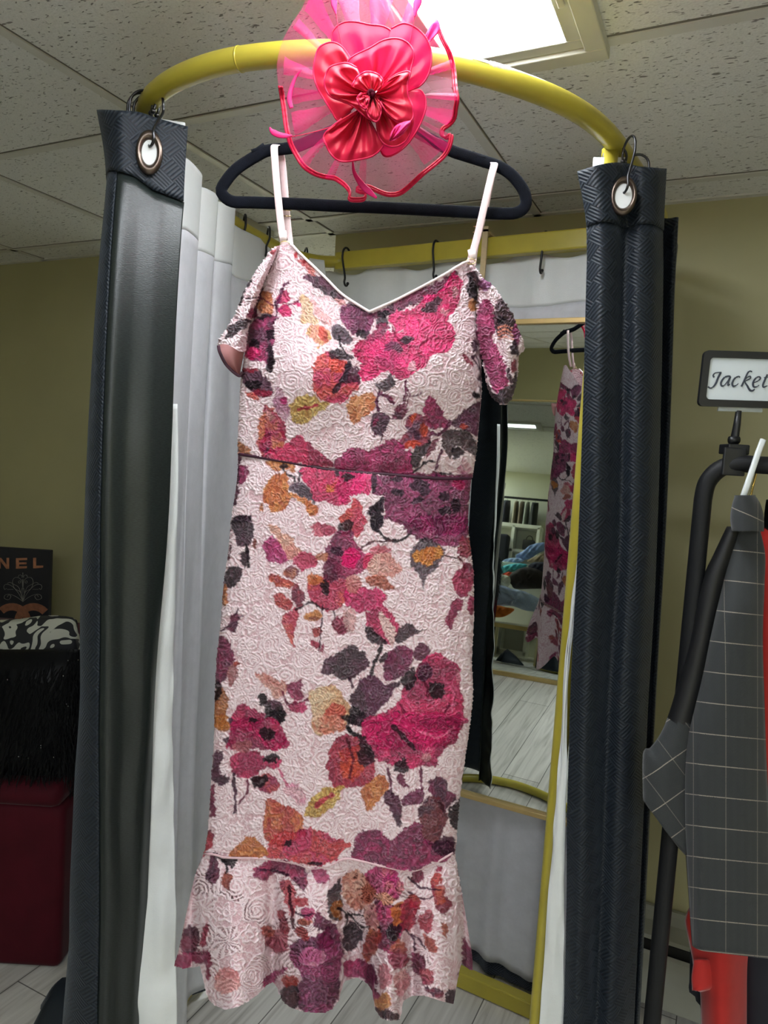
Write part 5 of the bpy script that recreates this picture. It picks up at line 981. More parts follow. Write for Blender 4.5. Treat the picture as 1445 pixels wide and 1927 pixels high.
# binding round the lower and right edge
e0 = 0; sel = resample(smooth(fp(brim_pts[:43]), 6), 330)
a_ = np.arctan2(sel[:, 1]-C_[1], sel[:, 0]-C_[0]); bi = np.array([int(np.argmin(np.linalg.norm(bp-p, axis=1))) for p in sel])
dirs = C_-sel; dirs /= np.linalg.norm(dirs, axis=1)[:, None]
for nm, off in (('brim_binding', 2.0), ('brim_binding', 6.5)):
    q = sel+dirs*off; Pb = at(q[:, 0], q[:, 1], np.array([brim_dep(1, ph[i]) for i in bi])-.002)
    tube(nm, Pb, .0019 if off < 4 else .0014, M_hemc, fas, rb=.0019, n=8)
def petal(outline, base, d_base, d_tip, mat, folds=4, amp=.006, curl=.010, seed=0, edge=True):
    o = resample(smooth(fp(outline), 8), 90); b_ = fp(base); nr = 26; rs = np.linspace(.03, 1, nr); u = np.linspace(0, 1, 90)
    r = np.random.default_rng(seed); p0 = r.random()*6
    G = np.zeros((90, nr, 3))
    for j, t_ in enumerate(rs):
        q = b_+(o-b_)*t_
        d = d_base+(d_tip-d_base)*t_**1.3-curl*np.sin(PI*t_)*.9+1.1*amp*np.sin(u*PI*2*folds+p0+1.5*t_+.8*np.sin(u*7+p0))*np.sin(PI*min(t_*1.15, 1))**.8*(1.1-t_*.6)+amp*.55*np.sin(u*PI*2*(folds*2+1)+p0*2+t_*3)*(1-t_*.8)+curl*.8*max(0, t_-.86)/.14
        G[:, j] = at(q[:, 0], q[:, 1], d)
    p = grid('petal', G, mat, fas)
    if edge: tube('petal_edge', G[:, -1], .0011, M_rib, p, n=8)
    return p
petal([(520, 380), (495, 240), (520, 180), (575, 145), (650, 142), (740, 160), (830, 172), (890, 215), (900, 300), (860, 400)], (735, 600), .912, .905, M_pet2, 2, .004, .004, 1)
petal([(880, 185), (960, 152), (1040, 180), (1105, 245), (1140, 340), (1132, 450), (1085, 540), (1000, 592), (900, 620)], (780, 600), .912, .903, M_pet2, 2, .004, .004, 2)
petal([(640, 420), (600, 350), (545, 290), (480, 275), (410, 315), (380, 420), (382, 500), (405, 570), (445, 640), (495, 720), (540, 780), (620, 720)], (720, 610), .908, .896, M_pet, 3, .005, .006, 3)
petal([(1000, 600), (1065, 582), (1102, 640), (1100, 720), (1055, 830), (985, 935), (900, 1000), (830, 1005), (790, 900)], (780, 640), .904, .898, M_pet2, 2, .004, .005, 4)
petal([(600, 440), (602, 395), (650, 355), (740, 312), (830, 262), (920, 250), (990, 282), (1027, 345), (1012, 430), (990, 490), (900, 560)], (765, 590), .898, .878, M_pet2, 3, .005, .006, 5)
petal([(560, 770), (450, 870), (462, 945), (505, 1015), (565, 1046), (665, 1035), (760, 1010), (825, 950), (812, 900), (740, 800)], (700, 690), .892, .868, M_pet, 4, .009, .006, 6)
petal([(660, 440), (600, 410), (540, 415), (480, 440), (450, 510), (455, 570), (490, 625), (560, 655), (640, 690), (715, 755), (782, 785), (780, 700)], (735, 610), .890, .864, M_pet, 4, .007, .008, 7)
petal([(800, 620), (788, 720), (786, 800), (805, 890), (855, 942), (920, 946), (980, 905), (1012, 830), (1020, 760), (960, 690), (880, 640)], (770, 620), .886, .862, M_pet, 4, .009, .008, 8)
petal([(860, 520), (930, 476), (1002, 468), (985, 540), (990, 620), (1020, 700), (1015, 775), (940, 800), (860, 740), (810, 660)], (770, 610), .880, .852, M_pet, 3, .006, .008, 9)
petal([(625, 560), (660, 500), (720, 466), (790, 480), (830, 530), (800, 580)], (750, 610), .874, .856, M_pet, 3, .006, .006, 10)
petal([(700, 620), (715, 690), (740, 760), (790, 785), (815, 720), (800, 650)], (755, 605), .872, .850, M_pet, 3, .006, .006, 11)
petal([(690, 600), (660, 640), (690, 690), (720, 700), (740, 640)], (745, 600), .868, .850, M_pet, 2, .004, .004, 13)
mb = MB()
for k in range(9):
    a = k*2.4; c = at(*fp((750+14*math.cos(a), 604+14*math.sin(a))), .862-.003*(k % 3)); mb.lathe([(0, -.004), (.0020, -.0020), (.0028, 0), (.0020, .0020), (0, .003)], c, None, 10)
mb.build('centre_knot', simple('dark crimson gathered centre', (70, 4, 24), .8, var=.4, scale=150, spec=.1), fas, True)
def quill(path, widths, dep, stem=None):
    q = resample(smooth(fp(path), 8), 40); w = np.interp(np.linspace(0, 1, 40), np.linspace(0, 1, len(widths)), widths)*.00066/2
    f = tube('feather', at(q[:, 0], q[:, 1], dep), w, M_quill, fas, rb=.0008, n=8, up=RT*.7+np.array([0, 0, .7]))
    if stem is not None:
        s_ = resample(smooth(fp(stem), 8), 40); tube('quill', at(s_[:, 0], s_[:, 1], dep+.002), .0005, M_rib, f, n=6)
quill([(95, 825), (110, 850), (150, 872), (200, 880), (240, 878)], [3, 11, 11, 9, 3], .905, [(225, 888), (350, 862), (480, 825), (600, 765), (690, 700)])
quill([(300, 452), (262, 500), (235, 570), (222, 640), (235, 700)], [2, 6, 8, 10, 8], .93)
quill([(632, 1045), (640, 1110), (672, 1170), (720, 1225), (788, 1282)], [3, 7, 11, 13, 4], .90, [(700, 760), (650, 880), (632, 960), (632, 1050)])
quill([(508, -40), (512, 30), (524, 95)], [12, 12, 2], .90, [(524, 90), (545, 220), (575, 330), (600, 395)])
quill([(1075, -60), (1050, 20), (1032, 108)], [12, 15, 2], .90, [(1034, 100), (1015, 200), (1000, 275)])
petal([(868, 925), (872, 880), (892, 835), (930, 800), (1008, 782), (985, 835), (945, 880), (905, 910)], (870, 915), .852, .848, M_quill, 3, .003, .004, 17, False)
petal([(1060, 345), (1040, 318), (1095, 235), (1150, 140), (1182, 128), (1196, 195), (1130, 275)], (1080, 300), .930, .932, M_quill, 2, .003, .003, 21, False)
petal([(860, 10), (905, 130), (880, 150), (820, 40), (780, -60), (830, -70)], (850, 60), .934, .936, M_net2, 2, .003, .003, 22, False)
# ================================================================== LEFT SIDE: canvas print, maroon chair, cushion, tinsel throw
def on_plane(p, y): return aty(np.array(float(p[0])), np.array(float(p[1])), y)
DP = 2.55
M_canvas = simple('black canvas print', (16, 16, 22), .7, var=.15, scale=200); M_copper = simple('copper foil lettering', (176, 120, 92), .35, .5, var=.25, scale=60); M_silver = simple('grey printed ornament', (132, 130, 120), .6, var=.15)
tr_ = at(95, 1036, DP); tu = tr_ @ RT; CW = .52
RHC = np.stack([RT, HD, [0, 0, 1.0]], 1)
pc = RT*(tu-CW/2)+HD*(DP+.011)
pic = thing('canvas_print', 'black canvas print with copper letters and a grey flourish standing behind the burgundy armchair', 'picture', (pc[0], pc[1], 0))
MB().box(pc+np.array([0, 0, tr_[2]/2]), (CW, .022, tr_[2]), RHC).build('canvas', M_canvas, pic, bev=.003)
def c6(x, y): return at(x/8.028, 1020+y/8.028, DP-.0015)
def flat(name, polys, mat, parent, th=.0016):
    """flat printed shapes (convex pieces given as photo readings of the crop) a hair proud of the canvas"""
    V, Fc = [], []
    for q in polys:
        o = len(V); V += [c6(*p) for p in q]; Fc.append(tuple(range(o, o+len(q))))
    o = mesh(name, np.array(V), Fc, mat, parent, False); return solid(o, th, 0)
flat('letter_n', [[(-30, 240), (10, 240), (10, 400), (-30, 400)], [(-30, 240), (18, 240), (140, 400), (96, 404)], [(100, 240), (138, 240), (138, 404), (100, 404)]], M_copper, pic)
flat('letter_e', [[(242, 245), (288, 245), (288, 402), (242, 402)], [(288, 243), (408, 240), (408, 272), (288, 276)], [(288, 308), (400, 306), (400, 336), (288, 338)], [(288, 368), (406, 364), (404, 396), (288, 402)]], M_copper, pic)
flat('letter_l', [[(502, 240), (546, 238), (546, 396), (502, 396)], [(546, 358), (652, 356), (650, 386), (546, 396)]], M_copper, pic)
def arc_polys(cx, cy, r0, r1, a0, a1, n=24, sq=1.0):
    out = []; A_ = np.radians(np.linspace(a0, a1, n))
    for a, b in zip(A_[:-1], A_[1:]): out.append([(cx+r0*math.cos(a)*sq, cy-r0*math.sin(a)), (cx+r1*math.cos(a)*sq, cy-r1*math.sin(a)), (cx+r1*math.cos(b)*sq, cy-r1*math.sin(b)), (cx+r0*math.cos(b)*sq, cy-r0*math.sin(b))])
    return out
flat('emblem_ring', arc_polys(180, 1215, 182, 292, 132, -132), M_copper, pic, .0012); flat('emblem_ring', arc_polys(505, 1215, 182, 292, 42, 312), M_copper, pic, .0018)
orn = MB()
def curl(pts, w=10):
    q = smooth(np.array(pts, float), 8); orn.sweep(np.array([c6(*p) for p in q]), w/8.028*.00190*.5, .0006, 6, False, -HD)
for s_ in (1, -1):
    f = lambda pts: [(345+s_*(x-345), y) for x, y in pts]
    for pts in ([(345, 900), (345, 760), (345, 640), (350, 560)], [(345, 890), (380, 760), (470, 700), (500, 600), (470, 540), (410, 540), (360, 590), (350, 680)], [(345, 895), (420, 760), (520, 660), (600, 640), (632, 670), (620, 715), (590, 700)], [(345, 900), (440, 830), (540, 790), (610, 800), (625, 850), (560, 870), (525, 820), (560, 800), (580, 830)], [(345, 900), (400, 700), (480, 640), (540, 610), (580, 625)], [(355, 540), (365, 505), (400, 500), (415, 530)], [(395, 585), (412, 600), (400, 622), (380, 612), (382, 592), (396, 586)], [(345, 530), (345, 480), (350, 465)], [(490, 715), (580, 715)], [(345, 905), (370, 780), (355, 690)]): curl(f(pts))
orn.build('flourish', M_silver, pic, True)

M_mar = simple('burgundy velvet', (66, 10, 22), .75, var=.2, scale=14, sheen=.1, bmp=.15, spec=.15)
DS = 1.80; f0, f1 = at(-150, 1818, DS), at(120, 1830, DS); f1[2] = f0[2] = 0
seat_z = at(60, 1476, DS)[2]; back_z = at(158, 1193, DS+.34)[2]
ch = thing('armchair', 'burgundy velvet armchair against the left wall under the black throw', 'armchair', f1)
RH = np.stack([RT, HD, [0, 0, 1.0]], 1)
def hbox(name, u0, u1, d0, d1, z0, z1, mat, parent, bev_=.03, seg=3):
    """box aligned with the chair: u along its front, d away from the camera"""
    c = RT*(u0+u1)/2+HD*(d0+d1)/2+np.array([0, 0, (z0+z1)/2]); o = MB().box(c, (u1-u0, d1-d0, z1-z0), RH).build(name, mat, parent, True, bev_, seg); return o
u1_ = f1 @ RT; u0_ = u1_-.85
hbox('base', u0_, u1_-.012, DS, DS+.50, .0, seat_z-.06, M_mar, ch, .02); hbox('seat', u0_+.02, u1_-.02, DS-.008, DS+.38, seat_z-.065, seat_z, M_mar, ch, .028)
hbox('armrest', u1_-.06, u1_+.035, DS+.12, DS+.50, .0, seat_z+.10, M_mar, ch, .04); hbox('backrest', u0_, u1_+.06, DS+.34, DS+.52, .0, back_z, M_mar, ch, .05)
# black tinsel throw over the seat
def blob(name, outline, d_c, bulge, mat, parent, n=34, back=.16, ns=40):
    ys_ = np.array([p[1] for p in outline['l']], float); yr_ = np.array([p[1] for p in outline['r']], float)
    t = np.linspace(0, 1, n)[:, None]; a = np.linspace(0, 2*PI, ns, endpoint=False)[None, :]
    y = ys_[0]+(ys_[-1]-ys_[0])*t; xl = np.interp(y, ys_, [p[0] for p in outline['l']]); xr = np.interp(y, yr_, [p[0] for p in outline['r']])
    x = (xl+xr)/2+np.cos(a)*(xr-xl)/2; d = d_c-np.where(np.sin(a) > 0, bulge, back)*np.sin(a)*(1-(2*t-1)**4*.75); G = at(x, y+0*a, d)
    V = G.reshape(-1, 3); Fc = [tuple(i*ns+k for i, k in ((i, k), (i, (k+1) % ns), (i+1, (k+1) % ns), (i+1, k))) for i in range(n-1) for k in range(ns)]
    Fc += [tuple(range(ns-1, -1, -1)), tuple((n-1)*ns+k for k in range(ns))]
    return mesh(name, V, Fc, mat, parent), G
M_fur = simple('black tinsel fringe', (5, 6, 8), .45, var=.4, scale=90, spec=.2)
thr_ = thing('throw', 'shaggy black tinsel throw heaped on the burgundy armchair', 'throw', at(60, 1476, DS+.1))
_, Gf = blob('cloth', {'l': [(-120, 1222), (-130, 1320), (-130, 1476)], 'r': [(150, 1216), (164, 1300), (150, 1440), (128, 1478)]}, DS+.10, .10, M_fur, thr_, back=.10)
fr_ = MB(); rr = np.random.default_rng(5); VV = []; FF = []
for _ in range(2600):
    i, k = rr.integers(0, 33), rr.integers(0, 20); p = Gf[i, k]; nrm = (p-(RT*(p @ RT)*1+HD*(DS+.1)+np.array([0, 0, p[2]]))); d = -HD*.6+RT*rr.normal()*.5+np.array([0, 0, -1.1-rr.random()]); d /= np.linalg.norm(d); l = .035+.05*rr.random(); s = RT*.0011; o = len(VV)
    q0 = p+RT*rr.normal()*.01; q1 = q0+(-HD*.014)+d*l*.5; q2 = q0-HD*.010+d*l; VV += [q0-s, q0+s, q1+s, q1-s, q2]; FF += [(o, o+1, o+2, o+3), (o+3, o+2, o+4)]
tag(mesh('strands', np.array(VV), FF, M_fur, thr_, False), kind='stuff')
M_glint = simple('silver tinsel sparkle', (235, 238, 240), .15, .9)  # sparkle of the black tinsel put in as small bright beads
gl = MB()
for (x_, y_) in ((128, 1243), (147, 1242), (119, 1272), (14, 1279), (125, 1325), (128, 1329), (77, 1403), (77, 1407), (35, 1424), (53, 1427), (101, 1425)): gl.lathe([(0, -.002), (.0016, 0), (0, .002)], at(x_, y_, DS-.035), None, 6)
tag(gl.build('tinsel_glints', M_glint, thr_), kind='stuff')
# cushion with black scroll pattern
def zebra_mat():
    m, nt, b = new_mat('cream cushion with black scrolls'); tc = N(nt, 'ShaderNodeTexCoord'); mp = N(nt, 'ShaderNodeMapping'); mp.inputs['Scale'].default_value = (7, 7, 11); L(nt, tc.outputs['Object'], mp.inputs[0])
    nz = N(nt, 'ShaderNodeTexNoise'); nz.inputs['Scale'].default_value = 1.7; nz.inputs['Detail'].default_value = .4; nz.inputs['Distortion'].default_value = 1.3; L(nt, mp.outputs[0], nz.inputs[0])
    w = math_n(nt, 'SINE', math_n(nt, 'MULTIPLY', nz.outputs[0], 22)); L(nt, ramp(nt, math_n(nt, 'MULTIPLY', math_n(nt, 'ADD', w, 1), .5), [(.40, (.012, .012, .014)), (.46, (.50, .50, .42))]), b.inputs['Base Color']); b.inputs['Roughness'].default_value = .75; return m
cu = thing('cushion', 'cream cushion with black scroll pattern behind the black throw', 'cushion', at(70, 1225, DS+.27))
ot = [(-110, 1192), (-20, 1184), (40, 1181), (80, 1174), (120, 1171), (141, 1168)]; rg = [(144, 1172), (146, 1195), (152, 1205), (144, 1215)]
t = np.linspace(0, 1, 60)[:, None]; s = np.linspace(0, 1, 26)[None, :]
x = -110+t*(144+8*np.sin(s*PI)*t+110); ytop = np.interp(x, [p[0] for p in ot], [p[1] for p in ot]); y = ytop+s*(1290-ytop)
G = at(x, y, DS+.29-.045*np.sin(PI*s)**.6*np.sin(PI*np.clip(t, .02, .98))**.4+0*x); o = grid('cover', G, zebra_mat(), cu); solid(o, .03, -1)
pp = smooth([(-110, 1192), (-20, 1184), (40, 1181), (80, 1174), (120, 1171), (141, 1168), (143, 1180), (145, 1200), (146, 1215)], 6); tube('piping', at(pp[:, 0], pp[:, 1], DS+.284), .0045, simple('black cushion piping', (14, 14, 16), .7), cu, n=8)

# ================================================================== RIGHT SIDE: clothes rack, sign, garments
DR = 1.15
M_pipe_b = simple('black powder coated pipe', (20, 21, 23), .5, var=.15, scale=120, bmp=.2, spec=.25)
p0 = at(1326, 905, DR); pbar = at(1390, 869, DR); XR0, YR0 = p0[0], p0[1]; zb2 = at(1400, 874, DR)[2]
rk = thing('clothes_rack', 'black pipe clothes rack carrying jackets beside the fitting booth', 'rack', (XR0, YR0, 0))
cpath = np.vstack([[(XR0, YR0, z) for z in np.linspace(.03, zb2-.06, 14)], smooth([(XR0, YR0, zb2-.06), (XR0+.004, YR0+.001, zb2-.032), (XR0+.020, YR0+.002, zb2-.010), (XR0+.045, YR0+.004, zb2), (XR0+.07, YR0+.006, zb2)], 8)[1:], [(XR0+.07+k*.1, YR0+.006+.01*k, zb2) for k in range(1, 11)]])
tube('rail', cpath, .0138, M_pipe_b, rk, n=18)
xe = XR0+1.07
tube('upright', [(xe, YR0+.106, z) for z in np.linspace(.03, zb2, 12)], .0138, M_pipe_b, rk, n=14)
tube('foot', [(XR0, YR0+y, .02) for y in np.linspace(-.22, .22, 6)], .0138, M_pipe_b, rk, n=12); tube('foot', [(xe, YR0+.106+y, .02) for y in np.linspace(-.22, .22, 6)], .0138, M_pipe_b, rk, n=12)
# sign in a clamp holder
M_blackpl = simple('black plastic frame', (24, 25, 27), .4, var=.1); M_paper = simple('white sign card', (206, 214, 218), .6, var=.02); M_ink = simple('dark grey printed script', (52, 58, 70), .6); M_clear = simple('clear plastic', (180, 188, 190), .15, var=.03, alpha=.45)
sg = thing('sign_holder', 'black framed sign card with script lettering clamped on the clothes rack', 'sign', at(1381, 880, DR))
def sp_(x, y, d=0): return at(1180+x/3.011, 600+y/3.011, DR-.004+d)
ex = sp_(798, 187)-sp_(440, 176); ex /= np.linalg.norm(ex); c00 = sp_(436, 178); c01 = sp_(400, 494)
ez = c01-c00; Hs = np.linalg.norm(ez); ez /= Hs; Ws = .160
def rrect(w, h, r, n=6):
    out = []
    for cx, cy, a in ((w-r, r, -90), (w-r, h-r, 0), (r, h-r, 90), (r, r, 180)):
        for k in range(n): b = math.radians(a+90*k/(n-1)); out.append((cx+r*math.cos(b), cy+r*math.sin(b)))
    return np.array(out)
o1 = rrect(Ws, Hs, .008); o2 = rrect(Ws-.022, Hs-.022, .006)+.011; n_ = len(o1)
P2 = lambda q, d: c00+np.outer(q[:, 0], ex)+np.outer(q[:, 1], ez)+HD*d
V = np.vstack([P2(o1, -.002), P2(o2, -.002), P2(o2, .004), P2(o1, .005)]); Fc = []
for r_ in range(4):
    for i in range(n_): Fc.append((r_*n_+i, r_*n_+(i+1) % n_, ((r_+1) % 4)*n_+(i+1) % n_, ((r_+1) % 4)*n_+i))
mesh('frame', V, Fc, M_blackpl, sg, False); V = P2(o2*1.0, .0015); solid(mesh('card', V, [tuple(range(n_))], M_paper, sg, False), .001)
mbx = MB()
def pen(pts, ws):
    q = smooth(np.array(pts, float), 7); w = np.interp(np.linspace(0, 1, len(q)), np.linspace(0, 1, len(ws)), ws)/3.011/F*DR/2
    mbx.sweep(np.array([sp_(x, y, -.0002) for x, y in q]), w, .0003, 6, False, ex*.8-ez*.6)
def j_(pts): return [((1310+x/7.052-1180)*3.011, (650+y/7.052-600)*3.011) for x, y in pts]
k_ = 3.011/7.052
def pn(pts, ws): pen(j_(pts), [w*k_ for w in ws])
pn([(238, 425), (225, 400), (245, 370), (285, 360), (335, 358)], [24, 22, 16, 14, 16]); pn([(325, 360), (290, 430), (262, 500), (225, 550), (190, 566), (155, 548)], [26, 28, 27, 22, 18, 20])
pn([(455, 410), (420, 408), (370, 430), (330, 490), (335, 535), (370, 530), (420, 470), (452, 415)], [16, 20, 24, 27, 24, 14, 14, 18]); pn([(455, 412), (425, 490), (425, 530), (448, 512)], [24, 24, 22, 10])
pn([(580, 425), (560, 412), (510, 440), (478, 500), (490, 540), (530, 530), (560, 505)], [22, 18, 24, 28, 26, 14, 10])
pn([(740, 348), (710, 342), (680, 370), (640, 460), (600, 545)], [18, 16, 22, 25, 25]); pn([(630, 480), (670, 430), (715, 410), (715, 440), (650, 480), (680, 540), (715, 595), (755, 598), (772, 578)], [10, 16, 20, 18, 14, 26, 28, 22, 16])
pn([(755, 500), (820, 470), (852, 435), (830, 415), (785, 440), (755, 495), (760, 545), (800, 550), (835, 525)], [10, 14, 20, 16, 22, 27, 26, 16, 10])
pn([(945, 385), (910, 460), (885, 525), (895, 552), (945, 535)], [22, 26, 26, 22, 12]); pn([(900, 428), (965, 418)], [12, 14])
mbx.build('lettering', M_ink, sg)
cb = sp_(640, 505, .002); MB().box(cb, (.070, .004, .012), np.stack([ex, HD, -ez], 1)).build('clip', M_clear, sg)
tube('stem', np.array([sp_(632, 520, .002), sp_(622, 600, .003), sp_(612, 660, .004), sp_(606, 730, .004)]), np.array([.0045, .0055, .0062, .0062]), M_blackpl, sg, n=10)
MB().box(at(1381, 846, DR-.004), (.034, .034, .016), np.stack([RT, HD, [0, 0, 1]], 1)).box(at(1381, 869, DR-.021), (.036, .006, .044), np.stack([RT, HD, [0, 0, 1]], 1)).box(at(1381, 869, DR+.018), (.036, .006, .044), np.stack([RT, HD, [0, 0, 1]], 1)).build('clamp', M_blackpl, sg, bev=.002)
tube('pivot', np.array([at(1372, 828, DR-.004), at(1390, 828, DR-.004)]), .006, M_blackpl, sg, n=10)

def check_mat():
    m, nt, b = new_mat('charcoal herringbone windowpane check'); tc = N(nt, 'ShaderNodeTexCoord'); s = N(nt, 'ShaderNodeSeparateXYZ'); L(nt, tc.outputs['UV'], s.inputs[0])
    def line(v, period, off, w, k):
        f = math_n(nt, 'FRACT', math_n(nt, 'DIVIDE', math_n(nt, 'ADD', v, off), period)); d = math_n(nt, 'ABSOLUTE', math_n(nt, 'SUBTRACT', f, .5)); return math_n(nt, 'MULTIPLY', math_n(nt, 'LESS_THAN', d, w), k)
    h = line(s.outputs[1], .0500, .0135, .016, .55); v1 = line(s.outputs[0], .050, .0165, .012, .24)
    nz = N(nt, 'ShaderNodeTexNoise'); nz.inputs['Scale'].default_value = 600; L(nt, tc.outputs['UV'], nz.inputs['Vector'])
    zig = math_n(nt, 'SINE', math_n(nt, 'ADD', math_n(nt, 'MULTIPLY', math_n(nt, 'PINGPONG', s.outputs[0], .006), 2600), math_n(nt, 'MULTIPLY', s.outputs[1], 2600)))
    fz = N(nt, 'ShaderNodeMapRange'); fz.inputs[1].default_value = -2; fz.inputs[2].default_value = 2; L(nt, math_n(nt, 'ADD', zig, nz.outputs[0]), fz.inputs[0])
    base = mixc(nt, fz.outputs[0], (.010, .012, .013), (.035, .039, .041)); brk = math_n(nt, 'GREATER_THAN', nz.outputs[0], .36)
    L(nt, mixc(nt, math_n(nt, 'MULTIPLY', math_n(nt, 'MAXIMUM', h, v1), brk), base, (.50, .43, .35)), b.inputs['Base Color']); b.inputs['Roughness'].default_value = .85; b.inputs['Sheen Weight'].default_value = .15
    bump(nt, fz.outputs[0], b, .4, .0008); return m
M_check = check_mat(); M_blackl = simple('black cloth and sleeve shade', (14, 14, 16), .55, var=.2)
def rows(el, er, y0, y1, df, nt_=90, ns_=40, bot=None):
    t = np.linspace(0, 1, nt_)[:, None]; s = np.linspace(-1, 1, ns_)[None, :]; yv = y0+(y1-y0)*t
    a = pw([(p[1], p[0]) for p in el]); c = pw([(p[1], p[0]) for p in er]); xl = np.interp(yv, *a); xr = np.interp(yv, *c); x = (xl+xr)/2+s*(xr-xl)/2
    y = yv+0*x if bot is None else y0+(np.interp(x, *bot)-y0)*t; s2, t2 = s+0*x, t+0*x
    return at(x, y, df(x, y, s2, t2)), x, y
def ply(x, y, slope): return np.stack([(x-1413)*DR/F, -(y-slope*(x-1290)-1215)*DR/F], -1)
jk = thing('jacket', 'charcoal windowpane check jacket hanging first on the clothes rack', 'jacket', at(1380, 1500, 1.12), 'jackets on the rack')
hemj = pw([(1285, 1768), (1300, 1776), (1312, 1785), (1330, 1789), (1380, 1795), (1445, 1803), (1480, 1806)])
G, x, y = rows([(1388, 985), (1372, 1035), (1362, 1085), (1350, 1140), (1336, 1200), (1320, 1280), (1305, 1340), (1294, 1390), (1289, 1450), (1289, 1520), (1291, 1600), (1297, 1690), (1304, 1790)], [(1424, 985), (1437, 1040), (1436, 1100), (1433, 1200), (1436, 1313), (1440, 1426), (1446, 1540), (1452, 1660), (1458, 1810)], 985, 1790, lambda x, y, s, t: 1.135-.045*(1-np.abs(s)**2.5)**.6*np.clip(t*5, .2, 1)-.006*np.exp(-((x-1318)/9)**2)*t, bot=hemj)
solid(grid('body', G, M_check, jk, ply(x, y, .10)), .004)
cuff = pw([(1210, 1502), (1217, 1512), (1233, 1535), (1254, 1566), (1275, 1592), (1292, 1610), (1300, 1614)])
G, x, y = rows([(1372, 990), (1348, 1040), (1322, 1100), (1302, 1200), (1280, 1290), (1262, 1365), (1245, 1425), (1225, 1480), (1213, 1508), (1213, 1615)], [(1392, 990), (1380, 1040), (1366, 1100), (1344, 1200), (1326, 1290), (1310, 1350), (1300, 1400), (1295, 1480), (1296, 1560), (1300, 1616)], 992, 1612, lambda x, y, s, t: 1.150-.030*(1-np.abs(s)**2)**.5, bot=cuff)
uvs = np.stack([(x*.82-y*.57-330)*DR/F, (-(y*.80+x*.60)+2030)*DR/F], -1); dk = y < 1340-.0*x
o = grid('sleeve', G, [M_check, M_blackl], jk, uvs); solid(o, .006)
me = o.data; mi = np.zeros(len(me.polygons), np.int32); cen = np.array([p.center[2] for p in me.polygons])+jk.location[2]; mi[cen > at(1300, 1350, 1.15)[2]] = 1; me.polygons.foreach_set('material_index', mi)  # upper sleeve faces blackened for the shadowed inside of the jacket
G, x, y = rows([(1385, 936), (1380, 952), (1377, 975), (1380, 1000)], [(1418, 934), (1428, 950), (1434, 975), (1434, 1000)], 932, 1000, lambda x, y, s, t: 1.118-.030*(1-s**2)**.5-.004*t, 24, 30)
solid(grid('collar', G, M_check, jk, ply(x, y, .5)), .005)
G, x, y = rows([(1376, 968), (1376, 975), (1381, 980)], [(1400, 960), (1412, 985), (1430, 1010)], 962, 1012, lambda x, y, s, t: 1.092-.004*s, 16, 20)
hg = thing('clothes_hanger', 'white plastic hanger with brass hook under the charcoal check jacket', 'hanger', at(1420, 870, 1.12))
q = np.array([at(1394, 946, 1.095), at(1405, 915, 1.098), at(1427, 850, 1.105), at(1436, 827, 1.107)]); tube('arm', q, .0045, simple('white plastic hanger arm', (216, 222, 222), .3, var=.03), hg, rb=.0028, n=10, up=RT, power=.6)
q2 = smooth(np.array([at(1412, 936, 1.125), at(1418, 910, 1.135), at(1424, 886, 1.128), at(1426, 872, 1.124), at(1424, 858, 1.14), at(1424, 853, 1.155), at(1424, 862, 1.172), at(1424, 878, 1.176)]), 8); tube('hook', q2, .0016, simple('brass hanger hook', (200, 168, 90), .25, .9), hg, n=8)
M_red = simple('scarlet wool', (176, 30, 24), .8, var=.08, scale=40, sheen=.3); M_red2 = simple('dark red wool', (120, 22, 30), .8, var=.1); M_navy = simple('navy wool', (22, 24, 36), .8, var=.2)
rj = thing('coat', 'scarlet red coat hanging behind the charcoal check jacket', 'coat', at(1400, 1500, 1.2), 'jackets on the rack')
hemr = pw([(1290, 1990), (1500, 1996)])
G, x, y = rows([(1432, 982), (1424, 1010), (1419, 1100), (1416, 1300), (1400, 1450), (1350, 1620), (1304, 1700), (1293, 1722), (1291, 1738), (1298, 1772), (1306, 1815), (1307, 1848), (1318, 1860), (1321, 1927), (1322, 1990)], [(1470, 982), (1490, 1010), (1500, 1300), (1500, 1500), (1460, 1650), (1420, 1740), (1408, 1800), (1405, 1850), (1404, 1927), (1402, 1990)], 982, 1990, lambda x, y, s, t: 1.205-.035*(1-np.abs(s)**2.4)**.6-.010*np.cos((x-1360)/14)*np.clip((y-1690)/60, 0, 1), 130, 46)
solid(grid('body', G, M_red, rj), .004)
G, x, y = rows([(1306, 1812), (1302, 1840), (1304, 1862)], [(1336, 1808), (1352, 1850), (1320, 1864)], 1806, 1864, lambda x, y, s, t: 1.178-.010*(1-s*s), 14, 14); solid(grid('cuff', G, M_red, rj), .004)
bk = thing('trousers', 'dark navy trousers hanging lowest on the rack beside the red coat', 'trousers', at(1440, 1850, 1.25), 'jackets on the rack')
G, x, y = rows([(1404, 1700), (1402, 1800), (1404, 1990)], [(1560, 1700), (1560, 1990)], 1500, 1990, lambda x, y, s, t: 1.215-.03*(1-np.abs(s)**2.4)**.6, 40, 30); solid(grid('leg', G, M_navy, bk), .004)
nv = thing('coat', 'navy coat with one corner peeping out left of the scarlet coat', 'coat', at(1320, 1860, 1.26), 'jackets on the rack')
G, x, y = rows([(1305, 1500), (1297, 1848), (1295, 1862), (1304, 1872), (1316, 1884), (1330, 1990)], [(1420, 1500), (1420, 1990)], 1500, 1990, lambda x, y, s, t: 1.255-.012*(1-s*s), 60, 20); solid(grid('body', G, M_navy, nv), .004)
rb_ = thing('jacket', 'black jacket hanging at the photo edge right of the scarlet coat', 'jacket', at(1480, 1200, 1.18), 'jackets on the rack')
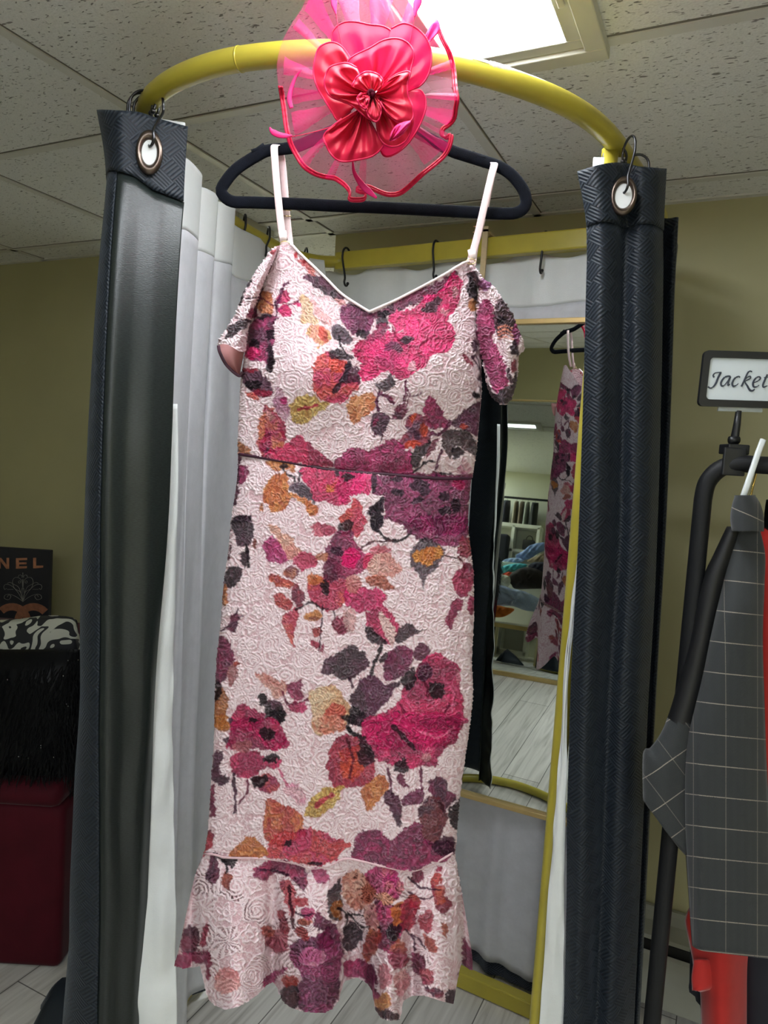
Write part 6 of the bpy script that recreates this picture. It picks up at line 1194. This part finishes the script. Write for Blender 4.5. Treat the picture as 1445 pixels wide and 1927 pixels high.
G, x, y = rows([(1444, 940), (1440, 970), (1441, 1000), (1452, 1030), (1460, 1300), (1460, 1700)], [(1520, 940), (1600, 1000), (1600, 1700)], 940, 1700, lambda x, y, s, t: 1.175-.03*(1-np.abs(s)**2.4)**.6, 60, 20); solid(grid('body', G, M_blackl, rb_), .004)
# ================================================================== BEHIND THE CAMERA AND THE STOCK ROOM (seen only in the booth mirror)
E2 = math.radians(9.5); W2 = math.radians(3.2); N2 = np.array([math.sin(W2)*math.cos(E2), math.cos(W2)*math.cos(E2), math.sin(E2)]); Q2 = np.array([-1.0, -.289, .0])
H2 = np.array([math.cos(W2), -math.sin(W2), 0])
def via(px, py):
    """photo reading inside the booth mirror -> ray after the booth mirror"""
    p = onmir(px, py); d = p-np.array([0, 0, EYE]); return p, d-2*(d @ MN)*MN
def via2(px, py):
    p, d = via(px, py); s = ((Q2-p) @ N2)/(d @ N2); p2 = p+d*s; return p2, d-2*(d @ N2)*N2
def v2(px, py, y): p, d = via2(px, py); return p+d*((y-p[1])/d[1])
def v2z(px, py, z): p, d = via2(px, py); return p+d*((z-p[2])/d[2])
zv = np.cross(H2, N2)                       # up the leaning mirror
top = via2(1000, 753)[0]; hM = (top-Q2) @ zv; xa, xb = -1.62, -.50
fm = thing('floor_mirror', 'wide gold framed floor mirror leaning behind the photographer', 'mirror', ((xa+xb)/2, -.289, 0))
R2 = np.stack([H2, N2, zv], 1)
c = Q2+H2*((xa+xb)/2+1.0)+zv*hM/2
MB().box(c-N2*.004, (xb-xa-.02, .004, hM-.02), R2).build('glass', M_mir, fm)
q = MB().box(c+zv*(-hM/2+.012), (xb-xa, .02, .024), R2)
for x_ in (xa+.006, xb-.006): q.box(c+H2*(x_-(xa+xb)/2), (.012, .02, hM), R2)
q.box(c+zv*(hM/2-.003), (xb-xa, .02, .006), R2); q.build('frame', M_gold, fm, bev=.001)
for x_ in (xa+.15, xb-.15): tube('prop_leg', np.array([[x_, c[1]-N2[1]*.02, c[2]+.3], [x_, c[1]-.42, .01]]), .010, M_gold, fm, n=8)
MB().box(c-N2*.010, (xb-xa-.02, .008, hM-.02), R2).build('backing', M_dark, fm)

# --- stock room: low display table heaped with clothes
ty0, ty1 = 2.22, 2.95; tz = v2(960, 1172, ty0)[2]; tx0, tx1 = -2.2, -1.22
M_birch = simple('pale birch table', (222, 212, 176), .4, var=.06, scale=18); M_whitef = simple('white shelf laminate', (226, 226, 214), .4, var=.02)
tb_ = thing('display_table', 'low pale wooden display table heaped with folded clothes in the mirror', 'table', ((tx0+tx1)/2, (ty0+ty1)/2, 0))
MB().box(((tx0+tx1)/2, (ty0+ty1)/2, tz-.008), (tx1-tx0, ty1-ty0, .016)).build('tabletop', M_whitef, tb_, bev=.002)
MB().box(((tx0+tx1)/2, ty0+.012, tz-.036), (tx1-tx0-.02, .02, .040)).build('apron', simple('honey pine edge', (205, 178, 112), .45, var=.1, scale=25), tb_, bev=.002)
for x_ in (tx0+.03, -1.76, tx1-.03):
    for y_ in (ty0+.03, ty1-.03): MB().box((x_, y_, (tz-.016)/2), (.032, .032, tz-.016)).build('leg', M_birch, tb_, bev=.002)
def heap(name, label, cat, pts, y, depth, rgb, thick, seed, mat=None, group='clothes heaped on the table'):
    """crumpled garment: outline read in the mirror, built as a folded cloth with body"""
    o = np.array([v2(px, py, y) for px, py in pts]); o = o[:, [0, 2]]; o = smooth(o, 6, True); n = len(o); c = o.mean(0); nr = 9
    r = np.random.default_rng(seed); V = []; f1, f2 = r.random(2)*6
    for side in (-1, 1):
        for j in range(nr):
            k = j/(nr-1); q = c+(o-c)*k; bul = math.sqrt(max(1-k*k, 0))
            w = .012*np.sin(q[:, 0]*70+q[:, 1]*50+f1)+.008*np.sin(q[:, 0]*130-q[:, 1]*90+f2)
            V.append(np.c_[q[:, 0], y+side*(depth*bul*(.5 if side < 0 else 1))+w*(1-k*.6)*(1 if side < 0 else .3), q[:, 1]])
    V = np.vstack(V); Fc = []
    for sd in range(2):
        b0 = sd*nr*n
        for j in range(nr-1):
            for i in range(n): f = (b0+j*n+i, b0+j*n+(i+1) % n, b0+(j+1)*n+(i+1) % n, b0+(j+1)*n+i); Fc.append(f if sd else f[::-1])
    ob = mesh(name, V, Fc, mat or simple(label.split(' in ')[0][:40], rgb, .8, var=.2, scale=35)); tag(ob, label, cat, group); return ob
def stripe_mat(rgb, rgb2, fr):
    m, nt, b = new_mat('striped shirting'); tc = N(nt, 'ShaderNodeTexCoord'); s = N(nt, 'ShaderNodeSeparateXYZ'); L(nt, tc.outputs['Object'], s.inputs[0]); w = math_n(nt, 'SINE', math_n(nt, 'MULTIPLY', math_n(nt, 'ADD', s.outputs[0], math_n(nt, 'MULTIPLY', s.outputs[2], .5)), fr)); L(nt, ramp(nt, math_n(nt, 'MULTIPLY', math_n(nt, 'ADD', w, 1), .5), [(.3, lin(rgb)), (.7, lin(rgb2))]), b.inputs['Base Color']); b.inputs['Roughness'].default_value = .75; return m
heap('folded_shirt', 'light blue striped shirt lying along the front of the heaped table', 'shirt', [(918, 1106), (940, 1101), (965, 1108), (990, 1114), (1020, 1130), (1030, 1142), (1018, 1150), (990, 1149), (965, 1141), (940, 1140), (918, 1138)], ty0+.10, .05, None, .05, 1, stripe_mat((150, 172, 214), (196, 208, 232), 420))
heap('folded_scarf', 'orange scarf at the front left corner of the heaped table', 'scarf', [(916, 1141), (935, 1139), (950, 1142), (968, 1147), (950, 1160), (930, 1162), (916, 1161)], ty0+.05, .03, (206, 110, 30), .03, 2)
heap('folded_blouse', 'dark brown top in the middle of the heap above the blue shirt', 'top', [(955, 1090), (965, 1077), (990, 1067), (1022, 1076), (1032, 1092), (1030, 1106), (1000, 1108), (970, 1108), (962, 1100)], ty0+.22, .07, (46, 38, 36), .06, 3)
heap('folded_blouse', 'cream top at the left of the heap under the turquoise scarf', 'top', [(918, 1082), (940, 1081), (958, 1085), (960, 1098), (950, 1106), (920, 1105)], ty0+.20, .06, (196, 196, 178), .05, 4)
heap('folded_scarf', 'turquoise scarf in the upper left of the heap', 'scarf', [(934, 1074), (950, 1064), (975, 1060), (992, 1063), (980, 1072), (955, 1078), (938, 1080)], ty0+.30, .05, (84, 190, 206), .04, 5)
heap('folded_scarf', 'coral red scrap of cloth in the left of the heap', 'scarf', [(946, 1079), (960, 1076), (966, 1082), (955, 1085), (947, 1083)], ty0+.27, .03, (214, 84, 56), .03, 6)
heap('folded_jeans', 'washed blue denim lying across the top of the heap', 'jeans', [(970, 1046), (985, 1036), (1000, 1025), (1024, 1021), (1030, 1032), (1012, 1042), (995, 1052), (978, 1053)], ty0+.50, .06, (122, 146, 196), .05, 7)
heap('folded_jeans', 'pale blue denim at the upper left of the heap', 'jeans', [(943, 1058), (955, 1051), (975, 1050), (986, 1055), (970, 1060), (950, 1063)], ty0+.45, .05, (138, 160, 200), .04, 8)
heap('folded_blouse', 'navy top at the right of the heap beside the dress reflection', 'top', [(994, 1066), (1005, 1058), (1030, 1060), (1034, 1080), (1020, 1082), (1002, 1076)], ty0+.38, .06, (28, 30, 52), .05, 9)
heap('folded_blouse', 'beige print top under the washed denim', 'top', [(992, 1056), (1010, 1046), (1030, 1040), (1034, 1056), (1012, 1060)], ty0+.46, .05, (160, 142, 120), .05, 10)
zc_ = v2(975, 1060, ty0+.42)[2]-.01; xq0, xq1 = v2(930, 1060, ty0+.42)[0], v2(1034, 1060, ty0+.42)[0]
bx_ = thing('storage_box', 'white storage box on the table under the washed denim', 'box', ((xq0+xq1)/2, ty0+.53, tz)); MB().box(((xq0+xq1)/2, ty0+.53, (tz+zc_)/2), (xq1-xq0, .24, zc_-tz)).build('box_body', M_whitef, bx_, bev=.004); MB().box(((xq0+xq1)/2, ty0+.53, zc_+.004), (xq1-xq0+.01, .25, .012)).build('box_lid', M_whitef, bx_, bev=.003)
# cube shelf
sy = 3.12; a0 = v2(922, 992, sy); a1 = v2(1016, 977, sy); zt2 = (a0[2]+a1[2])/2; sx0, sx1 = a0[0]-.25, a1[0]+.02
sh = thing('cube_shelf', 'white cube shelf behind the heaped table in the mirror', 'shelf', ((sx0+sx1)/2, sy+.11, 0))
def sb(nm, cx, cz, w, h, dy=.22): return MB().box((cx, sy+.11, cz), (w, dy, h)).build(nm, M_whitef, sh, bev=.002)
sb('top_board', (sx0+sx1)/2, zt2-.02, sx1-sx0, .04); sb('base_board', (sx0+sx1)/2, .03, sx1-sx0, .06); zm = v2(975, 1036, sy)[2]; sb('middle_board', (sx0+sx1)/2, zm, sx1-sx0-.04, .03)
for x_ in (sx0+.02, sx1-.02, v2(964, 1010, sy)[0]): sb('divider', x_, zt2/2, .032, zt2-.04)
MB().box(((sx0+sx1)/2, sy+.215, zt2/2), (sx1-sx0, .01, zt2-.02)).build('back_panel', M_whitef, sh)
p = v2(996, 1018, sy+.08); bag = thing('handbag', 'black handbag standing in the white cube shelf', 'bag', (p[0], p[1], zm+.016)); w_, h_ = .13, .12
MB().box((p[0], p[1], zm+.016+h_/2), (w_, .09, h_)).build('bag_body', M_blackl, bag, True, .02, 3); a = np.linspace(0, PI, 12); tube('handle', np.c_[p[0]+.035*np.cos(a), np.full(12, p[1]), zm+.016+h_+.045*np.sin(a)], .004, M_blackl, bag, n=6)
# dark chair left of the table
p = v2(934, 1050, 3.02); MBc = thing('armchair', 'dark navy upholstered chair left of the white shelf in the mirror', 'chair', (p[0]-.05, 3.03, 0)); zt3 = v2(940, 1004, 3.0)[2]; xr_ = v2(956, 1030, 3.0)[0]
MB().box((xr_-.17, 3.03, zt3/2), (.34, .14, zt3)).build('backrest', M_navy, MBc, True, .03, 3)
# garment rail with clothes on the far side
ry = 3.58; b0 = v2(938, 936, ry); b1 = v2(1016, 939, ry); zr_ = (b0[2]+b1[2])/2
r2 = thing('clothes_rack', 'black clothes rail with dark jackets above the white shelf in the mirror', 'rack', (b0[0], ry, 0))
xe_ = b1[0]+.25; tube('rail', np.vstack([[(b0[0], ry, z) for z in np.linspace(.02, zr_-.04, 6)], [(b0[0]+.012, ry, zr_-.012), (b0[0]+.045, ry, zr_)], [(b0[0]+.1+k*.1, ry, zr_) for k in range(int((xe_-b0[0])/.1))]]), .013, M_pipe_b, r2, n=10)
tube('upright', [(xe_-.05, ry, z) for z in np.linspace(.02, zr_, 6)], .013, M_pipe_b, r2, n=10); tube('foot', [(b0[0], ry+y, .02) for y in (-.12, 0, .12)], .013, M_pipe_b, r2, n=8)
gar = [(932, 962, 'long black jacket at the left end of the far clothes rail', (20, 20, 30), .06), (955, 955, 'dark navy jacket second on the far clothes rail', (24, 25, 38), .05), (973, 950, 'beige jacket on the far clothes rail', (150, 142, 122), .03), (984, 952, 'taupe jacket next to the beige one on the far clothes rail', (112, 98, 84), .03), (994, 955, 'pale grey top on the far clothes rail', (160, 164, 156), .03), (1008, 960, 'charcoal jacket at the right of the far clothes rail', (44, 46, 46), .05)]
for i, (px_, py_, lbl, rgb, w_) in enumerate(gar):
    x_ = max(v2(px_, 940, ry)[0], b0[0]-.02); j = thing('jacket', lbl, 'jacket', (x_, ry, zr_-.05), 'garments on the far rail')
    prof = [(.012, 0), (.10, -.02), (.17, -.05), (.19, -.10), (.185, -.4), (.20, -.72)]; V = []; n = 20; a = np.linspace(0, 2*PI, n, endpoint=False)
    for (hw, dz) in prof: V.append(np.c_[x_+w_*(.75+.25*(-dz))*np.cos(a), ry+hw*.75*np.sin(a), np.full(n, zr_-.035+dz)])
    Fc = [(r_*n+k, r_*n+(k+1) % n, (r_+1)*n+(k+1) % n, (r_+1)*n+k) for r_ in range(len(prof)-1) for k in range(n)]+[tuple(range(n)), tuple((len(prof)-1)*n+k for k in range(n-1, -1, -1))]
    mesh('body', np.vstack(V), Fc, simple('far garment cloth', rgb, .8, var=.15), j); tube('hook', [(x_, ry, zr_-.04), (x_, ry, zr_-.005), (x_+.012, ry, zr_+.018)], .002, M_gun, j, n=6)
p = v2(947, 914, ry); s2 = thing('sign_holder', 'small white sign in a dark frame above the far clothes rail', 'sign', (p[0], ry, zr_+.013))
pz = p[2]; MB().box((p[0], ry, pz), (.050, .008, .070)).build('frame', M_blackpl, s2, bev=.004); MB().box((p[0], ry-.005, pz), (.038, .003, .056)).build('card', M_paper, s2); tube('stem', [(p[0], ry, pz-.034), (p[0], ry, zr_+.012)], .003, M_blackpl, s2, n=6)
# ceiling light and vent of the passage
l0 = v2z(1000, 782, CEIL); l1 = v2z(932, 800, CEIL)
troffer(-2.95, -2.5, 2.35, 3.5, 18, 'unseen fluorescent ceiling light added to brighten the stock room', False)  # lamp added outside the mirror view to light the dark stock room
troffer(-1.85, -1.40, 1.735, 1.93, 4, 'narrow fluorescent ceiling light at the stock room passage seen in the mirror', False)
